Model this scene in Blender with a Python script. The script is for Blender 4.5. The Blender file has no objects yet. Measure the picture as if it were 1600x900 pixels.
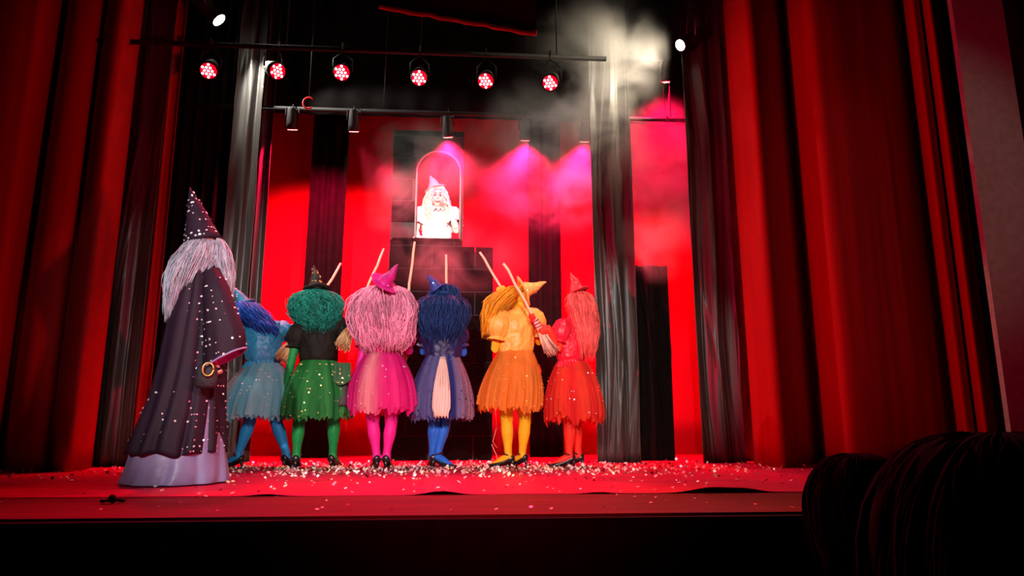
import bpy, bmesh, math, random
import numpy as np
from mathutils import Vector, Matrix, noise
random.seed(7); RNG = np.random.default_rng(7)
S = bpy.context.scene
COL = S.collection
R = math.radians

# ------------------------------------------------------------------ camera
F, PITCH, YAW, CH = 1050.0, R(11.0), R(3.9), 0.43          # focal length in px of the 1600 px frame; camera height over the stage
FW = Vector((math.sin(YAW)*math.cos(PITCH), math.cos(YAW)*math.cos(PITCH), math.sin(PITCH)))
RT = Vector((math.cos(YAW), -math.sin(YAW), 0)); UP = RT.cross(FW)
CAM = Vector((0, 0, CH))
cd = bpy.data.cameras.new('camera'); cam = bpy.data.objects.new('camera', cd); COL.objects.link(cam)
cd.sensor_width = 36; cd.lens = F/1600*36; cd.clip_start = .02
cam.matrix_world = Matrix((RT, UP, -FW)).transposed().to_4x4(); cam.location = CAM
S.camera = cam
def P(px, py, Y):                                           # point at stage depth Y seen at a pixel
    d = FW + RT*((px-800)/F) - UP*((py-450)/F)
    return CAM + d*(Y/d.y)
def FL(px, py, z=0):
    d = FW + RT*((px-800)/F) - UP*((py-450)/F)
    return CAM + d*((z-CH)/d.z)

# ------------------------------------------------------------------ world, view
w = bpy.data.worlds.new('world'); S.world = w; w.use_nodes = True
w.node_tree.nodes['Background'].inputs[0].default_value = (.05, .03, .032, 1)
w.node_tree.nodes['Background'].inputs[1].default_value = .09
S.view_settings.view_transform = 'Standard'; S.view_settings.look = 'None'
S.view_settings.gamma = 1; S.view_settings.use_curve_mapping = False
S.view_settings.exposure = 0.0
try:
    S.cycles.volume_step_rate = .27; S.cycles.volume_max_steps = 160; S.cycles.volume_bounces = 0
    S.cycles.use_denoising = True; S.cycles.use_adaptive_sampling = True; S.cycles.adaptive_threshold = .02; S.cycles.max_bounces = 5; S.cycles.transparent_max_bounces = 12
except Exception: pass

# ------------------------------------------------------------------ lamps of the house (front-of-house bars behind the camera), plus an added fill spot
def spot(name, loc, tgt, col, power, ang, blend=.4, rad=.06, parent=None):
    l = bpy.data.lights.new(name, 'SPOT'); l.color = col; l.energy = power
    l.spot_size = R(ang); l.spot_blend = blend; l.shadow_soft_size = rad
    o = bpy.data.objects.new(name, l); COL.objects.link(o)
    o.location = loc; o.rotation_euler = (Vector(tgt)-Vector(loc)).to_track_quat('-Z', 'Y').to_euler()
    if parent: o.parent = parent; o.location = Vector(loc)-parent.location
    return o
RED = (1, .005, .065); WARM = (1, .86, .68)
spot('house_or_fill_light', (-2.0, -4.5, 4.0), (-.65, 6.3, 1.0), (1, .92, .89), 2900, 24.5, .55, .10)
spot('house_or_fill_light', (2.4, -4.5, 4.0), (-.55, 6.3, 1.0), (1, .90, .85), 2300, 24.5, .55, .10)
spot('house_or_fill_light', (1.0, -4.5, 4.0), (-2.9, 6.4, 1.3), (1, .90, .90), 480, 12, .6, .10)
spot('house_or_fill_light', (-1.0, -4.5, 4.0), (1.75, 6.7, 1.0), (1, .90, .80), 1500, 11, .6, .10)
spot('house_or_fill_light', (-.2, -5.0, 5.2), P(682, 334, 7.4), (1, .95, .86), 10500, 4.4, .35, .05)
spot('house_or_fill_light', (4.4, 1.0, 3.4), (3.9, 5.1, 2.4), (1, .92, .8), 70, 40, .8, .10)  # unseen fill spot, added to brighten the grey proscenium column
spot('house_light_red', (.4, -3.5, 4.0), (.0, 5.5, 0), RED, 2000, 21, .8, .2)
spot('house_light_red', (1.7, 1.65, 1.0), (-3.4, 6.0, 2.2), RED, 500, 46, .8, .07)
spot('house_light_red', (-3.0, 2.3, 1.5), (3.1, 6.0, 2.3), RED, 1350, 44, .7, .10)

# ------------------------------------------------------------------ materials
MATS = {}
def mat(name, col, rough=.6, metal=0, var=.15, scale=8, bump=0, bscale=40, sheen=0, stretch=(1, 1, 1), coat=0, trans=0, alpha=1, attr=False, island=0, spec=.5):
    if name in MATS: return MATS[name]
    m = bpy.data.materials.new(name); m.use_nodes = True; MATS[name] = m
    nt = m.node_tree; N = nt.nodes; L = nt.links; b = N['Principled BSDF']
    b.inputs['Roughness'].default_value = rough; b.inputs['Metallic'].default_value = metal
    b.inputs['Specular IOR Level'].default_value = spec
    if sheen: b.inputs['Sheen Weight'].default_value = sheen; b.inputs['Sheen Tint'].default_value = (*[min(1, c*1.5+.05) for c in col], 1)
    if coat: b.inputs['Coat Weight'].default_value = coat; b.inputs['Coat Roughness'].default_value = .25
    tc = N.new('ShaderNodeTexCoord'); mp = N.new('ShaderNodeMapping'); mp.inputs['Scale'].default_value = stretch
    L.new(tc.outputs['Object'], mp.inputs[0])
    nz = N.new('ShaderNodeTexNoise'); nz.inputs['Scale'].default_value = scale; nz.inputs['Detail'].default_value = 4
    L.new(mp.outputs[0], nz.inputs['Vector'])
    mr = N.new('ShaderNodeMapRange'); mr.inputs[1].default_value = .3; mr.inputs[2].default_value = .7
    mr.inputs[3].default_value = 1-var; mr.inputs[4].default_value = 1+var
    L.new(nz.outputs[0], mr.inputs[0])
    hs = N.new('ShaderNodeMix'); hs.data_type = 'RGBA'; hs.blend_type = 'MULTIPLY'; hs.inputs[0].default_value = 1
    if attr:
        at = N.new('ShaderNodeVertexColor'); at.layer_name = 'Col'; L.new(at.outputs[0], hs.inputs[6])
    else: hs.inputs[6].default_value = (*col, 1)
    val = mr.outputs[0]
    if island:
        ge = N.new('ShaderNodeNewGeometry'); m2 = N.new('ShaderNodeMapRange'); m2.inputs[3].default_value = 1-island; m2.inputs[4].default_value = 1+island*.6
        L.new(ge.outputs['Random Per Island'], m2.inputs[0])
        mu = N.new('ShaderNodeMath'); mu.operation = 'MULTIPLY'; L.new(val, mu.inputs[0]); L.new(m2.outputs[0], mu.inputs[1]); val = mu.outputs[0]
    cb = N.new('ShaderNodeCombineColor'); [L.new(val, cb.inputs[i]) for i in range(3)]
    L.new(cb.outputs[0], hs.inputs[7]); L.new(hs.outputs[2], b.inputs['Base Color'])
    if bump:
        n2 = N.new('ShaderNodeTexNoise'); n2.inputs['Scale'].default_value = bscale; n2.inputs['Detail'].default_value = 5
        L.new(mp.outputs[0], n2.inputs['Vector'])
        bp = N.new('ShaderNodeBump'); bp.inputs['Strength'].default_value = bump; bp.inputs['Distance'].default_value = .02
        L.new(n2.outputs[0], bp.inputs['Height']); L.new(bp.outputs[0], b.inputs['Normal'])
    out = N['Material Output']; sh = b.outputs[0]
    if trans:
        t = N.new('ShaderNodeBsdfTranslucent'); L.new(hs.outputs[2], t.inputs[0])
        mx = N.new('ShaderNodeMixShader'); mx.inputs[0].default_value = trans; L.new(sh, mx.inputs[1]); L.new(t.outputs[0], mx.inputs[2]); sh = mx.outputs[0]
    if alpha < 1:
        t = N.new('ShaderNodeBsdfTransparent'); mx = N.new('ShaderNodeMixShader'); mx.inputs[0].default_value = alpha
        L.new(t.outputs[0], mx.inputs[1]); L.new(sh, mx.inputs[2]); sh = mx.outputs[0]
    L.new(sh, out.inputs[0])
    return m
def emit(name, col, st):
    if name in MATS: return MATS[name]
    m = bpy.data.materials.new(name); m.use_nodes = True; MATS[name] = m
    b = m.node_tree.nodes['Principled BSDF']; b.inputs['Base Color'].default_value = (*col, 1)
    b.inputs['Emission Color'].default_value = (*col, 1); b.inputs['Emission Strength'].default_value = st
    return m
M_VELVET = mat('red_velvet', (.36, .003, .006), .75, var=.14, scale=3, bump=.06, bscale=20, sheen=.1, stretch=(5, 5, .2), spec=.12)
M_BACKRED = mat('red_backcloth', (.55, .004, .02), .85, var=.05, scale=2, spec=.1)
M_BLACK = mat('black_satin', (.045, .041, .037), .42, var=.45, scale=3, bump=.35, bscale=7, stretch=(4, 4, .3), coat=.1)
M_BLACKFLAT = mat('black_cloth', (.006, .005, .005), .9, var=.3, spec=.1)
M_FLOOR = mat('red_stage_vinyl', (.56, .004, .05), .5, var=.18, scale=2.5, bump=.12, bscale=14, stretch=(1, 2.5, 1), spec=.15)
M_APRON = mat('dark_apron_wood', (.10, .008, .008), .55, var=.3, scale=3, bump=.2, bscale=10, stretch=(.6, 6, 1), spec=.12)
M_PIT = mat('dark_pit_paint', (.010, .006, .005), .9, var=.3, spec=.1)
M_GREY = mat('grey_plaster', (.26, .23, .20), .9, var=.12, scale=20, bump=.1)
M_METAL = mat('black_metal', (.008, .008, .008), .7, .2, var=.2)
M_STEEL = mat('scuffed_steel', (.25, .24, .23), .4, .9, var=.2)
M_GOLD = mat('gold_sequin', (.95, .70, .25), .3, .35, var=.3)
M_SILVER = mat('silver_sequin', (.92, .90, .94), .3, .3, var=.3)
M_WOOD = mat('pale_broom_wood', (.80, .60, .38), .55, var=.12, scale=6, stretch=(1, 1, .3))
M_STRAW = mat('broom_straw', (.62, .42, .20), .7, var=.2, island=.4)
M_SHOE = mat('black_leather', (.012, .011, .012), .3, var=.2, coat=.2)
M_EYE = mat('eye_dark', (.02, .015, .015), .2)

# ------------------------------------------------------------------ mesh builder
def roots(o):
    while o.parent: o = o.parent
    return o
class MB:
    def __init__(s): s.v = []; s.f = []; s.m = []; s.mi = 0
    def add(s, vs, fs):
        k = len(s.v); s.v += [tuple(v) for v in vs]; s.f += [tuple(i+k for i in f) for f in fs]; s.m += [s.mi]*len(fs); return s
    def loft(s, rings, cap=True, closed=True):
        n = len(rings[0]); vs = [p for r in rings for p in r]; fs = []
        for i in range(len(rings)-1):
            for j in range(n if closed else n-1):
                a = i*n+j; b = i*n+(j+1) % n; fs.append((a, b, b+n, a+n))
        if cap: fs += [tuple(range(n-1, -1, -1)), tuple(range((len(rings)-1)*n, len(rings)*n))]
        return s.add(vs, fs)
    def tube(s, pts, rad, n=10, cap=True, hint=None):
        pts = [Vector(p) for p in pts]; rings = []
        t0 = (pts[1]-pts[0]).normalized()
        a = Vector(hint) if hint is not None else (Vector((0, 0, 1)) if abs(t0.z) < .9 else Vector((0, 1, 0)))
        for i, p in enumerate(pts):
            t = (pts[min(i+1, len(pts)-1)]-pts[max(i-1, 0)]).normalized()
            a = (a - t*a.dot(t)); a.normalize(); b = t.cross(a)
            r = rad[i] if isinstance(rad, (list, tuple)) else rad
            ra, rb = r if isinstance(r, tuple) else (r, r)
            rings.append([p + a*(ra*math.cos(2*math.pi*k/n)) + b*(rb*math.sin(2*math.pi*k/n)) for k in range(n)])
        return s.loft(rings, cap)
    def ball(s, c, r, ax=None, n=14, m=9):
        X, Y, Z = ax or (Vector((1, 0, 0)), Vector((0, 1, 0)), Vector((0, 0, 1)))
        rx, ry, rz = (r, r, r) if not isinstance(r, tuple) else r
        c = Vector(c); rings = []
        for i in range(m):
            t = math.pi*(i+.5)/m - math.pi/2 if 0 < i < m-1 else (-math.pi/2+.12 if i == 0 else math.pi/2-.12)
            rings.append([c + X*(rx*math.cos(t)*math.cos(2*math.pi*k/n)) + Y*(ry*math.cos(t)*math.sin(2*math.pi*k/n)) + Z*(rz*math.sin(t)) for k in range(n)])
        return s.loft(rings)
    def box(s, lo, hi):
        x0, y0, z0 = lo; x1, y1, z1 = hi
        return s.add([(x0, y0, z0), (x1, y0, z0), (x1, y1, z0), (x0, y1, z0), (x0, y0, z1), (x1, y0, z1), (x1, y1, z1), (x0, y1, z1)],
                     [(0, 3, 2, 1), (4, 5, 6, 7), (0, 1, 5, 4), (1, 2, 6, 5), (2, 3, 7, 6), (3, 0, 4, 7)])
    def obj(s, name, m, parent=None, smooth=True, bevel=0, cols=None):
        me = bpy.data.meshes.new(name); me.from_pydata(s.v, [], s.f); me.update()
        return mesh_obj(name, me, m, parent, smooth, bevel, s.m if any(s.m) else None, cols)
def mesh_obj(name, me, m, parent=None, smooth=True, bevel=0, mi=None, cols=None):
    for q in (m if isinstance(m, (list, tuple)) else [m]): me.materials.append(q)
    co = np.empty(len(me.vertices)*3, 'f'); me.vertices.foreach_get('co', co); co = co.reshape(-1, 3)
    if parent: org = np.array(roots(parent).location)
    else:
        lo, hi = co.min(0), co.max(0); org = np.array([(lo[0]+hi[0])/2, (lo[1]+hi[1])/2, lo[2]])
    me.vertices.foreach_set('co', (co-org).astype('f').ravel())
    if mi is not None: me.polygons.foreach_set('material_index', mi)
    if cols is not None:
        a = me.color_attributes.new('Col', 'FLOAT_COLOR', 'POINT'); a.data.foreach_set('color', np.c_[np.asarray(cols), np.ones(len(cols))].astype('f').ravel())
    if smooth: me.polygons.foreach_set('use_smooth', [True]*len(me.polygons))
    me.update()
    o = bpy.data.objects.new(name, me); COL.objects.link(o)
    if parent: o.parent = parent
    else: o.location = org
    if bevel:
        b = o.modifiers.new('bevel', 'BEVEL'); b.width = bevel; b.segments = 2
    return o
def thing(name, loc, label, cat, group=None):
    o = bpy.data.objects.new(name, None); COL.objects.link(o); o.location = loc; o.empty_display_size = .1
    o['label'] = label; o['category'] = cat
    if group: o['group'] = group
    bpy.context.view_layer.update()
    return o
def tag(o, label=None, cat=None, kind=None, group=None):
    for k, v in (('label', label), ('category', cat), ('kind', kind), ('group', group)):
        if v: o[k] = v
    return o
def remesh(mb, vox, sm=3, fac=.5):
    me = bpy.data.meshes.new('t'); me.from_pydata(mb.v, [], mb.f); me.update()
    o = bpy.data.objects.new('t', me); COL.objects.link(o)
    r = o.modifiers.new('r', 'REMESH'); r.mode = 'VOXEL'; r.voxel_size = vox
    q = o.modifiers.new('s', 'SMOOTH'); q.iterations = sm; q.factor = fac
    dg = bpy.context.evaluated_depsgraph_get(); out = bpy.data.meshes.new_from_object(o.evaluated_get(dg))
    bpy.data.objects.remove(o); bpy.data.meshes.remove(me); out.materials.clear()
    return out
def rumple(me, amp, fr, st=(1, 1, 1)):
    for v in me.vertices:
        c = v.co; n = noise.noise(Vector((c.x*fr*st[0], c.y*fr*st[1], c.z*fr*st[2])))
        v.co = c + v.normal*(amp*n)
    me.update(); return me
def sections(secs, n):                                     # resample (c, a, b) sections smoothly to n
    A = np.array([[*c, *a, *b] for c, a, b in secs], float); k = len(A)
    t = np.linspace(0, k-1, n); i = np.minimum(t.astype(int), k-2); u = (t-i)[:, None]
    p0, p1, p2, p3 = A[np.maximum(i-1, 0)], A[i], A[i+1], A[np.minimum(i+2, k-1)]
    return .5*((2*p1)+(-p0+p2)*u+(2*p0-5*p1+4*p2-p3)*u*u+(-p0+3*p1-3*p2+p3)*u**3)
def sec(px, py, Y, w, d): return (P(px, py, Y), Vector((1, 0, 0))*(w*Y/F), Vector((0, 1, 0))*d)
def sequins(name, parent, me_obj, n, r, m, seed=1, keep=None, off=.004):
    rg = np.random.default_rng(seed); me = me_obj.data; org = roots(me_obj).location
    mb = MB(); polys = me.polygons; tries = 0; cnt = 0
    ar = np.array([p.area for p in polys]); ids = rg.choice(len(polys), n*5, p=ar/ar.sum())
    for i in ids:
        p = polys[int(i)]; c = Vector(p.center)+org
        if keep and not keep(c): continue
        nn = (Vector(p.normal)+Vector(rg.normal(0, .35, 3))).normalized()
        if nn.length < .1: continue
        a = nn.orthogonal().normalized(); b = nn.cross(a); q = c+Vector(p.normal)*off; rr = r*rg.uniform(.6, 1.25)
        mb.add([q+a*(rr*math.cos(k*math.pi/3))+b*(rr*math.sin(k*math.pi/3)) for k in range(6)], [tuple(range(6))]); cnt += 1
        if cnt >= n: break
    o = mb.obj(name, m, parent, smooth=False); o['kind'] = 'stuff'; return o

# ------------------------------------------------------------------ setting
o = MB().box((-7, 3.21, -.12), (7, 9.6, 0)).obj('floor', M_APRON, None, False); tag(o, kind='structure')
o = MB().box((-7, 3.16, -1.35), (7, 3.208, -.012)).obj('wall_stage_front', M_PIT, None, False); tag(o, kind='structure')
o = MB().box((-7, -6, -1.45), (7, 3.16, -1.35)).obj('floor_auditorium', M_PIT, None, False); tag(o, kind='structure')
o = MB().box((-7, 8.6, 0), (7, 8.7, 6.6)).obj('wall_back', M_BLACKFLAT, None, False); tag(o, kind='structure')
o = MB().box((-7, 3.2, 6.6), (7, 8.7, 6.7)).obj('ceiling', M_BLACKFLAT, None, False); tag(o, kind='structure')
o = MB().box((-7.1, 3.2, -.1), (-7, 8.7, 6.6)).obj('wall_left', M_BLACKFLAT, None, False); tag(o, kind='structure')
o = MB().box((7, 3.2, -.1), (7.1, 8.7, 6.6)).obj('wall_right', M_BLACKFLAT, None, False); tag(o, kind='structure')
a, b = P(1528, 300, 5.1), P(1612, 300, 5.1)
o = MB().box((a.x, 5.1, 0), (b.x, 5.15, 6.6)).obj('wall_proscenium', M_GREY, None, False); tag(o, kind='structure')
# red dance vinyl with a curled front edge
mb = MB(); nx = 240; rows = []
bumps = [(P(690, 772, 4.05).x, .11, .022), (P(1113, 768, 4.05).x, .16, .032), (P(1165, 768, 4.05).x, .10, .018), (P(935, 772, 4.05).x, .08, .01), (P(420, 775, 4.05).x, .1, .012)]
for j, Y in enumerate([4.02, 4.06, 4.12, 4.2, 4.4, 8.55]):
    r_ = []
    for i in range(nx+1):
        x = -6.9+13.8*i/nx; z = .004
        if j < 4:
            for bx, bw, bh in bumps: z += bh*math.exp(-((x-bx)/bw)**2)*(1, .8, .4, .1)[j]
        yy = Y + (.025*noise.noise(Vector((x*1.3, 0, 3))) if j < 2 else 0)
        r_.append((x, yy, z))
    rows.append(r_)
mb.loft(rows, cap=False, closed=False)
o = mb.obj('floor_vinyl', M_FLOOR); tag(o, kind='structure')
sm = o.modifiers.new('s', 'SOLIDIFY'); sm.thickness = .003

def curtain(name, pts, z0, z1, m, label=None, cat='curtain', group=None, rip=.005, nz=26, seed=0, sub=9, thick=.006, zig=.010, fr=10, crease=0):
    """cloth hung along a plan polyline (x, y), folds drifting a little from top to hem"""
    A = sections([((p[0], p[1], 0), (0, 0, 0), (0, 0, 0)) for p in pts], (len(pts)-1)*sub+1)[:, :2]
    rows = []
    if crease: nz = 64
    for k in range(nz+1):
        t = k/nz; z = z0+(z1-z0)*t; r_ = []
        for i, (x, y) in enumerate(A):
            q = Vector((x*1.2+seed, y*1.2, z*.22+seed))
            dx = zig*2*noise.noise(q); dy = rip*noise.noise(Vector((x*fr, seed, z*.5)))
            if crease:
                for c_ in (0, 1): dy -= crease*(1-.4*c_)*max(0, 1-abs(noise.noise(Vector((x*(5.5+4*c_)+.35*math.sin(z*1.7+seed+c_), seed*3+c_*9, z*.30))))*9)
            r_.append((x+dx, y+dy, z))
        rows.append(r_)
    o = MB().loft(rows, cap=False, closed=False).obj(name, m)
    s_ = o.modifiers.new('s', 'SOLIDIFY'); s_.thickness = thick; s_.offset = 0
    if label: tag(o, label, cat, group=group)
    return o
def plan(spec, py=400): return [(P(px, py, Y).x, Y) for px, Y in spec]
def folds(px0, px1, Y, n, amp, seed, py=400):
    rg = random.Random(seed); x0 = P(px0, py, Y).x; x1 = P(px1, py, Y).x; out = []
    for i in range(n*2+1):
        t = i/(n*2); out.append((x0+(x1-x0)*t+(rg.uniform(-.2, .2)*(x1-x0)/(2*n) if 0 < i < 2*n else 0), Y+amp*(1 if i % 2 else -1)*rg.uniform(.5, 1.1)))
    return out
# main red house curtains
curtain('house_curtain', plan([(-190, 6.05), (-140, 5.88), (-100, 6.1), (-50, 5.9), (-8, 5.86), (14, 5.9), (34, 6.12), (46, 6.36), (56, 6.08), (72, 5.96), (104, 6.0), (116, 6.2), (123, 5.98), (142, 5.86), (160, 5.98), (174, 6.25), (180, 6.42)]), .004, 6.3, M_VELVET,
        'tall red velvet house curtain gathered at the left of the stage, behind the wizard', seed=1, nz=30)
curtain('house_curtain', plan([(1156, 6.5), (1161, 6.32), (1180, 6.08), (1200, 5.95), (1222, 6.12), (1240, 6.34), (1256, 6.56), (1262, 6.34), (1275, 6.1), (1298, 5.86), (1330, 5.88), (1370, 6.0), (1410, 6.14), (1446, 6.3), (1462, 6.42)]), .004, 6.3, M_VELVET,
        'wide red velvet house curtain at the right of the stage, with two broad lit folds', seed=2, nz=30)
curtain('curtain_return', plan([(1460, 6.1), (1464, 5.94), (1474, 5.82), (1484, 5.86), (1489, 6.0), (1492, 5.86), (1502, 5.74), (1514, 5.8), (1520, 5.95)]), .004, 6.3, M_VELVET,
        'narrow bright red curtain edge hanging beside the grey proscenium column', seed=3, nz=30)
# black satin legs and red slivers
LEG = dict(rip=.012, sub=22, crease=.016)
curtain('stage_leg', folds(160, 238, 6.5, 2, .035, 3), .004, 6.2, M_BLACK, 'black satin leg curtain between the left red house curtain and a thin red strip', seed=5, **LEG)
curtain('red_leg', folds(205, 256, 6.75, 3, .04, 4), .004, 6.2, M_VELVET, 'thin dark red strip of curtain behind the wizard\'s back', seed=6)
curtain('stage_leg', folds(225, 350, 7.15, 6, .05, 6), .004, 6.2, M_BLACKFLAT, 'broad black leg curtain directly behind the wizard\'s hat', seed=7, rip=.02)
curtain('stage_leg', folds(346, 392, 6.9, 2, .03, 8), .004, 6.2, M_BLACK, 'streaky grey leg curtain behind the light blue dancer, lit white near its top', seed=8, **LEG)
curtain('stage_leg', folds(380, 413, 7.1, 2, .03, 18), .004, 6.2, M_BLACK, 'narrow brownish black leg bordering the leftmost lit strip of backcloth', seed=18, **LEG)
curtain('stage_leg', folds(926, 990, 6.75, 2, .03, 9), .004, 6.2, M_BLACK, 'broad grey satin leg curtain just right of the red dancer', seed=9, **LEG)
curtain('low_drape', folds(984, 1040, 7.05, 2, .03, 10), .004, P(1010, 415, 7.05).z, M_BLACKFLAT, 'short dark drape half hidden behind the grey satin leg on the right', seed=10, **LEG)
curtain('stage_leg', folds(1080, 1144, 6.62, 2, .035, 11), .004, 6.2, M_BLACK, 'black satin leg curtain with silver streaks next to the right house curtain', seed=11, **LEG)
curtain('red_leg', folds(1135, 1200, 6.9, 3, .04, 12), .004, 6.2, M_VELVET, 'dark red strip of cloth between the silver-streaked leg and the right house curtain', seed=12)
# backcloth and black drapes before it
curtain('backcloth', [(-4.6+.4*i, 8.25+.02*(i % 2)) for i in range(26)], .004, 5.6, M_BACKRED, 'smooth red backcloth glowing behind the black drapes at the rear', 'backcloth', rip=.006, fr=6, nz=12, sub=3)
curtain('rear_drape', folds(479, 537, 7.75, 3, .03, 13), .004, 5.6, M_BLACKFLAT, 'narrow black rear drape hanging behind the green dancer', seed=13)
curtain('rear_drape', folds(826, 876, 7.75, 3, .03, 14), .004, 5.6, M_BLACKFLAT, 'narrow black rear drape between the yellow dancer and the red dancer', seed=14)
# black rear border over the drapes
zb = P(500, 178, 7.3).z
curtain('rear_border', [(-3.2+.16*i, 7.3+.02*(i % 2)) for i in range(37)], zb, 6.2, M_BLACKFLAT, 'wide black border cloth hiding the tops of the rear drapes', seed=15, nz=8, sub=3)
# red valance with rolled hem overhead
t = thing('valance', P(715, 20, 5.4), 'dark red valance with a thick slanting hem hanging at the top', 'valance')
h0, h1 = P(592, 11, 5.4), P(838, 54, 5.4); rows = []
for k in range(7):
    rows.append([(h0.x+(h1.x-h0.x)*i/40, 5.4+.006*math.sin(i*.9)*(1-k/7), h0.z+(h1.z-h0.z)*i/40+k*.14) for i in range(41)])
MB().loft(rows, cap=False, closed=False).obj('cloth', mat('valance_red', (.14, .004, .008), .85, spec=.1), t)
MB().tube([Vector(q)+Vector((0, -.012, .01*noise.noise(Vector((i*.35, 5, 0))))) for i, q in enumerate(rows[0])], .024, 8).obj('hem', M_VELVET, t)

# ------------------------------------------------------------------ tower flat with arched window
TY = 7.2
t = thing('tower_flat', (P(685, 600, TY).x, TY, 0), 'black brick-lined tower flat with an arched window where the woman in white stands', 'stage set')
def X(px, py=500): return P(px, py, TY).x
def Z(py): return P(690, py, TY).z
x0, x1 = X(604), X(770); xs0, xs1 = X(612, 300), X(724, 300); zs = Z(392); ztop = Z(205)
wx0, wx1, wz0, wsp = X(651, 340), X(717, 340), Z(374), Z(268); wr = (wx1-wx0)/2; wzt = wsp+wr*.95
mb = MB(); D = .05
def panel(mb, pts, y0, y1):
    n = len(pts); mb.add([(x, y0, z) for x, z in pts]+[(x, y1, z) for x, z in pts], [tuple(range(n)), tuple(range(2*n-1, n-1, -1))]+[(i, n+i, n+(i+1) % n, (i+1) % n) for i in range(n)])
panel(mb, [(x0, 0), (x1, 0), (x1, zs), (x0, zs)], TY, TY+D)
panel(mb, [(xs0, zs), (xs1, zs), (xs1, wz0), (xs0, wz0)], TY, TY+D)
panel(mb, [(xs0, wz0), (wx0, wz0), (wx0, wsp), (xs0, wsp)], TY, TY+D); panel(mb, [(wx1, wz0), (xs1, wz0), (xs1, wsp), (wx1, wsp)], TY, TY+D)
arch = [((wx0+wx1)/2-wr*math.cos(math.pi*k/16), wsp+wr*.95*math.sin(math.pi*k/16)) for k in range(17)]
for k in range(16):
    (ax, az), (bx, bz) = arch[k], arch[k+1]
    panel(mb, [(ax, az), (bx, bz), (bx, ztop), (ax, ztop)], TY, TY+D)
panel(mb, [(xs0, wsp), (wx0, wsp), (wx0, ztop), (xs0, ztop)], TY, TY+D); panel(mb, [(wx1, wsp), (xs1, wsp), (xs1, ztop), (wx1, ztop)], TY, TY+D)
mb.obj('backing', mat('chalk_joint', (.035, .03, .03), .9), t, False)
M_BRICK = mat('black_painted_brick', (.004, .0035, .0035), .85, var=.4, scale=5, bump=.3, spec=.06)
bh, bl, jt = .255, .47, .007; zz = 0; row = 0
BM = {}
def brick(ax, bx, az, bz):
    w_, h_ = round(bx-ax, 3), round(bz-az, 3)
    if w_ < .03 or h_ < .03: return
    if (w_, h_) not in BM:
        q = bpy.data.meshes.new('brick'); e = .006; mb = MB()
        mb.loft([[(0, 0, 0), (w_, 0, 0), (w_, 0, h_), (0, 0, h_)], [(0, -.008, 0), (w_, -.008, 0), (w_, -.008, h_), (0, -.008, h_)], [(e, -.014, e), (w_-e, -.014, e), (w_-e, -.014, h_-e), (e, -.014, h_-e)]])
        q.from_pydata(mb.v, [], [f[::-1] for f in mb.f]); q.materials.append(M_BRICK); q.update(); BM[w_, h_] = q
    o = bpy.data.objects.new('brick', BM[w_, h_]); COL.objects.link(o); o.parent = t; o.location = Vector((ax, TY, az))-t.location
while zz < ztop:
    za, zb_ = zz+jt, min(zz+bh, ztop)-jt; lim = (x0, x1) if zz+bh*.5 < zs else (xs0, xs1)
    x = lim[0]-(bl/2 if row % 2 else 0)
    while x < lim[1]:
        ax, bx = max(x+jt, lim[0]), min(x+bl-jt, lim[1])
        if zz+bh > wz0 and zz < wzt:
            if zz < wz0-.03 and zz+bh > wz0: brick(ax, bx, za, min(zb_, wz0-.012))
            else:
                if ax < wx0-.02: brick(ax, min(bx, wx0-.02), za, zb_)
                if bx > wx1+.02: brick(max(ax, wx1+.02), bx, za, zb_)
        else: brick(ax, bx, za, zb_)
        x += bl
    zz += bh; row += 1
mb = MB(); mb.tube([(wx0-.012, TY-.008, wz0)]+[((wx0+wx1)/2-(wr+.012)*math.cos(math.pi*k/16), TY-.008, wsp+(wr*.95+.012)*math.sin(math.pi*k/16)) for k in range(17)]+[(wx1+.012, TY-.008, wz0)], .010, 6)
mb.obj('window_surround', mat('pale_chalk', (.35, .28, .28), .9), t)
MB().box((xs0+.03, TY-.05, wz0-.025), (xs1-.03, TY+D+.02, wz0)).obj('window_sill', M_BRICK, t, False, .005)
PLAT = wz0-1.02
o = MB().box((xs0-.1, TY+D+.02, 0), (xs1+.1, TY+.62, PLAT)).obj('platform', M_BLACKFLAT, None, False)
tag(o, 'black platform behind the tower flat that carries the woman in white', 'platform')

# ------------------------------------------------------------------ people toolkit
def hand(mb, w, d, nrm, curl=.35, thumb=1):
    d = d.normalized(); nrm = (nrm-d*nrm.dot(d)).normalized(); sd = d.cross(nrm)*thumb
    mb.tube([w-d*.02, w+d*.02, w+d*.06, w+d*.088], [(.017, .024), (.016, .034), (.015, .041), (.012, .038)], 10, hint=nrm)
    for k, (so, ln) in enumerate(zip((.031, .0105, -.0105, -.031), (.066, .076, .071, .054))):
        p = w+d*(.078-.006*abs(k-1.3))+sd*so; pts = [p]; a = 0
        for f in (.45, .32, .23):
            a += curl*(1.1 if f < .4 else .8); p = p+(d*math.cos(a)+nrm*math.sin(a)+sd*(so*.6*(1-curl*.5)))*(ln*f); pts.append(p)
        mb.tube(pts, [.0098, .0092, .0085, .007], 8)
    p = w+d*.022+sd*.03; q = p+(sd*.75+d*.6+nrm*.35).normalized()*.04; e = q+(sd*(.35-curl*.4)+d*.8+nrm*(.35+curl*.5)).normalized()*.032
    mb.tube([w+d*.01+sd*.012, p, q, e], [.013, .0125, .0105, .008], 8)
def lerp(a, b, t): return a+(b-a)*t
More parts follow.
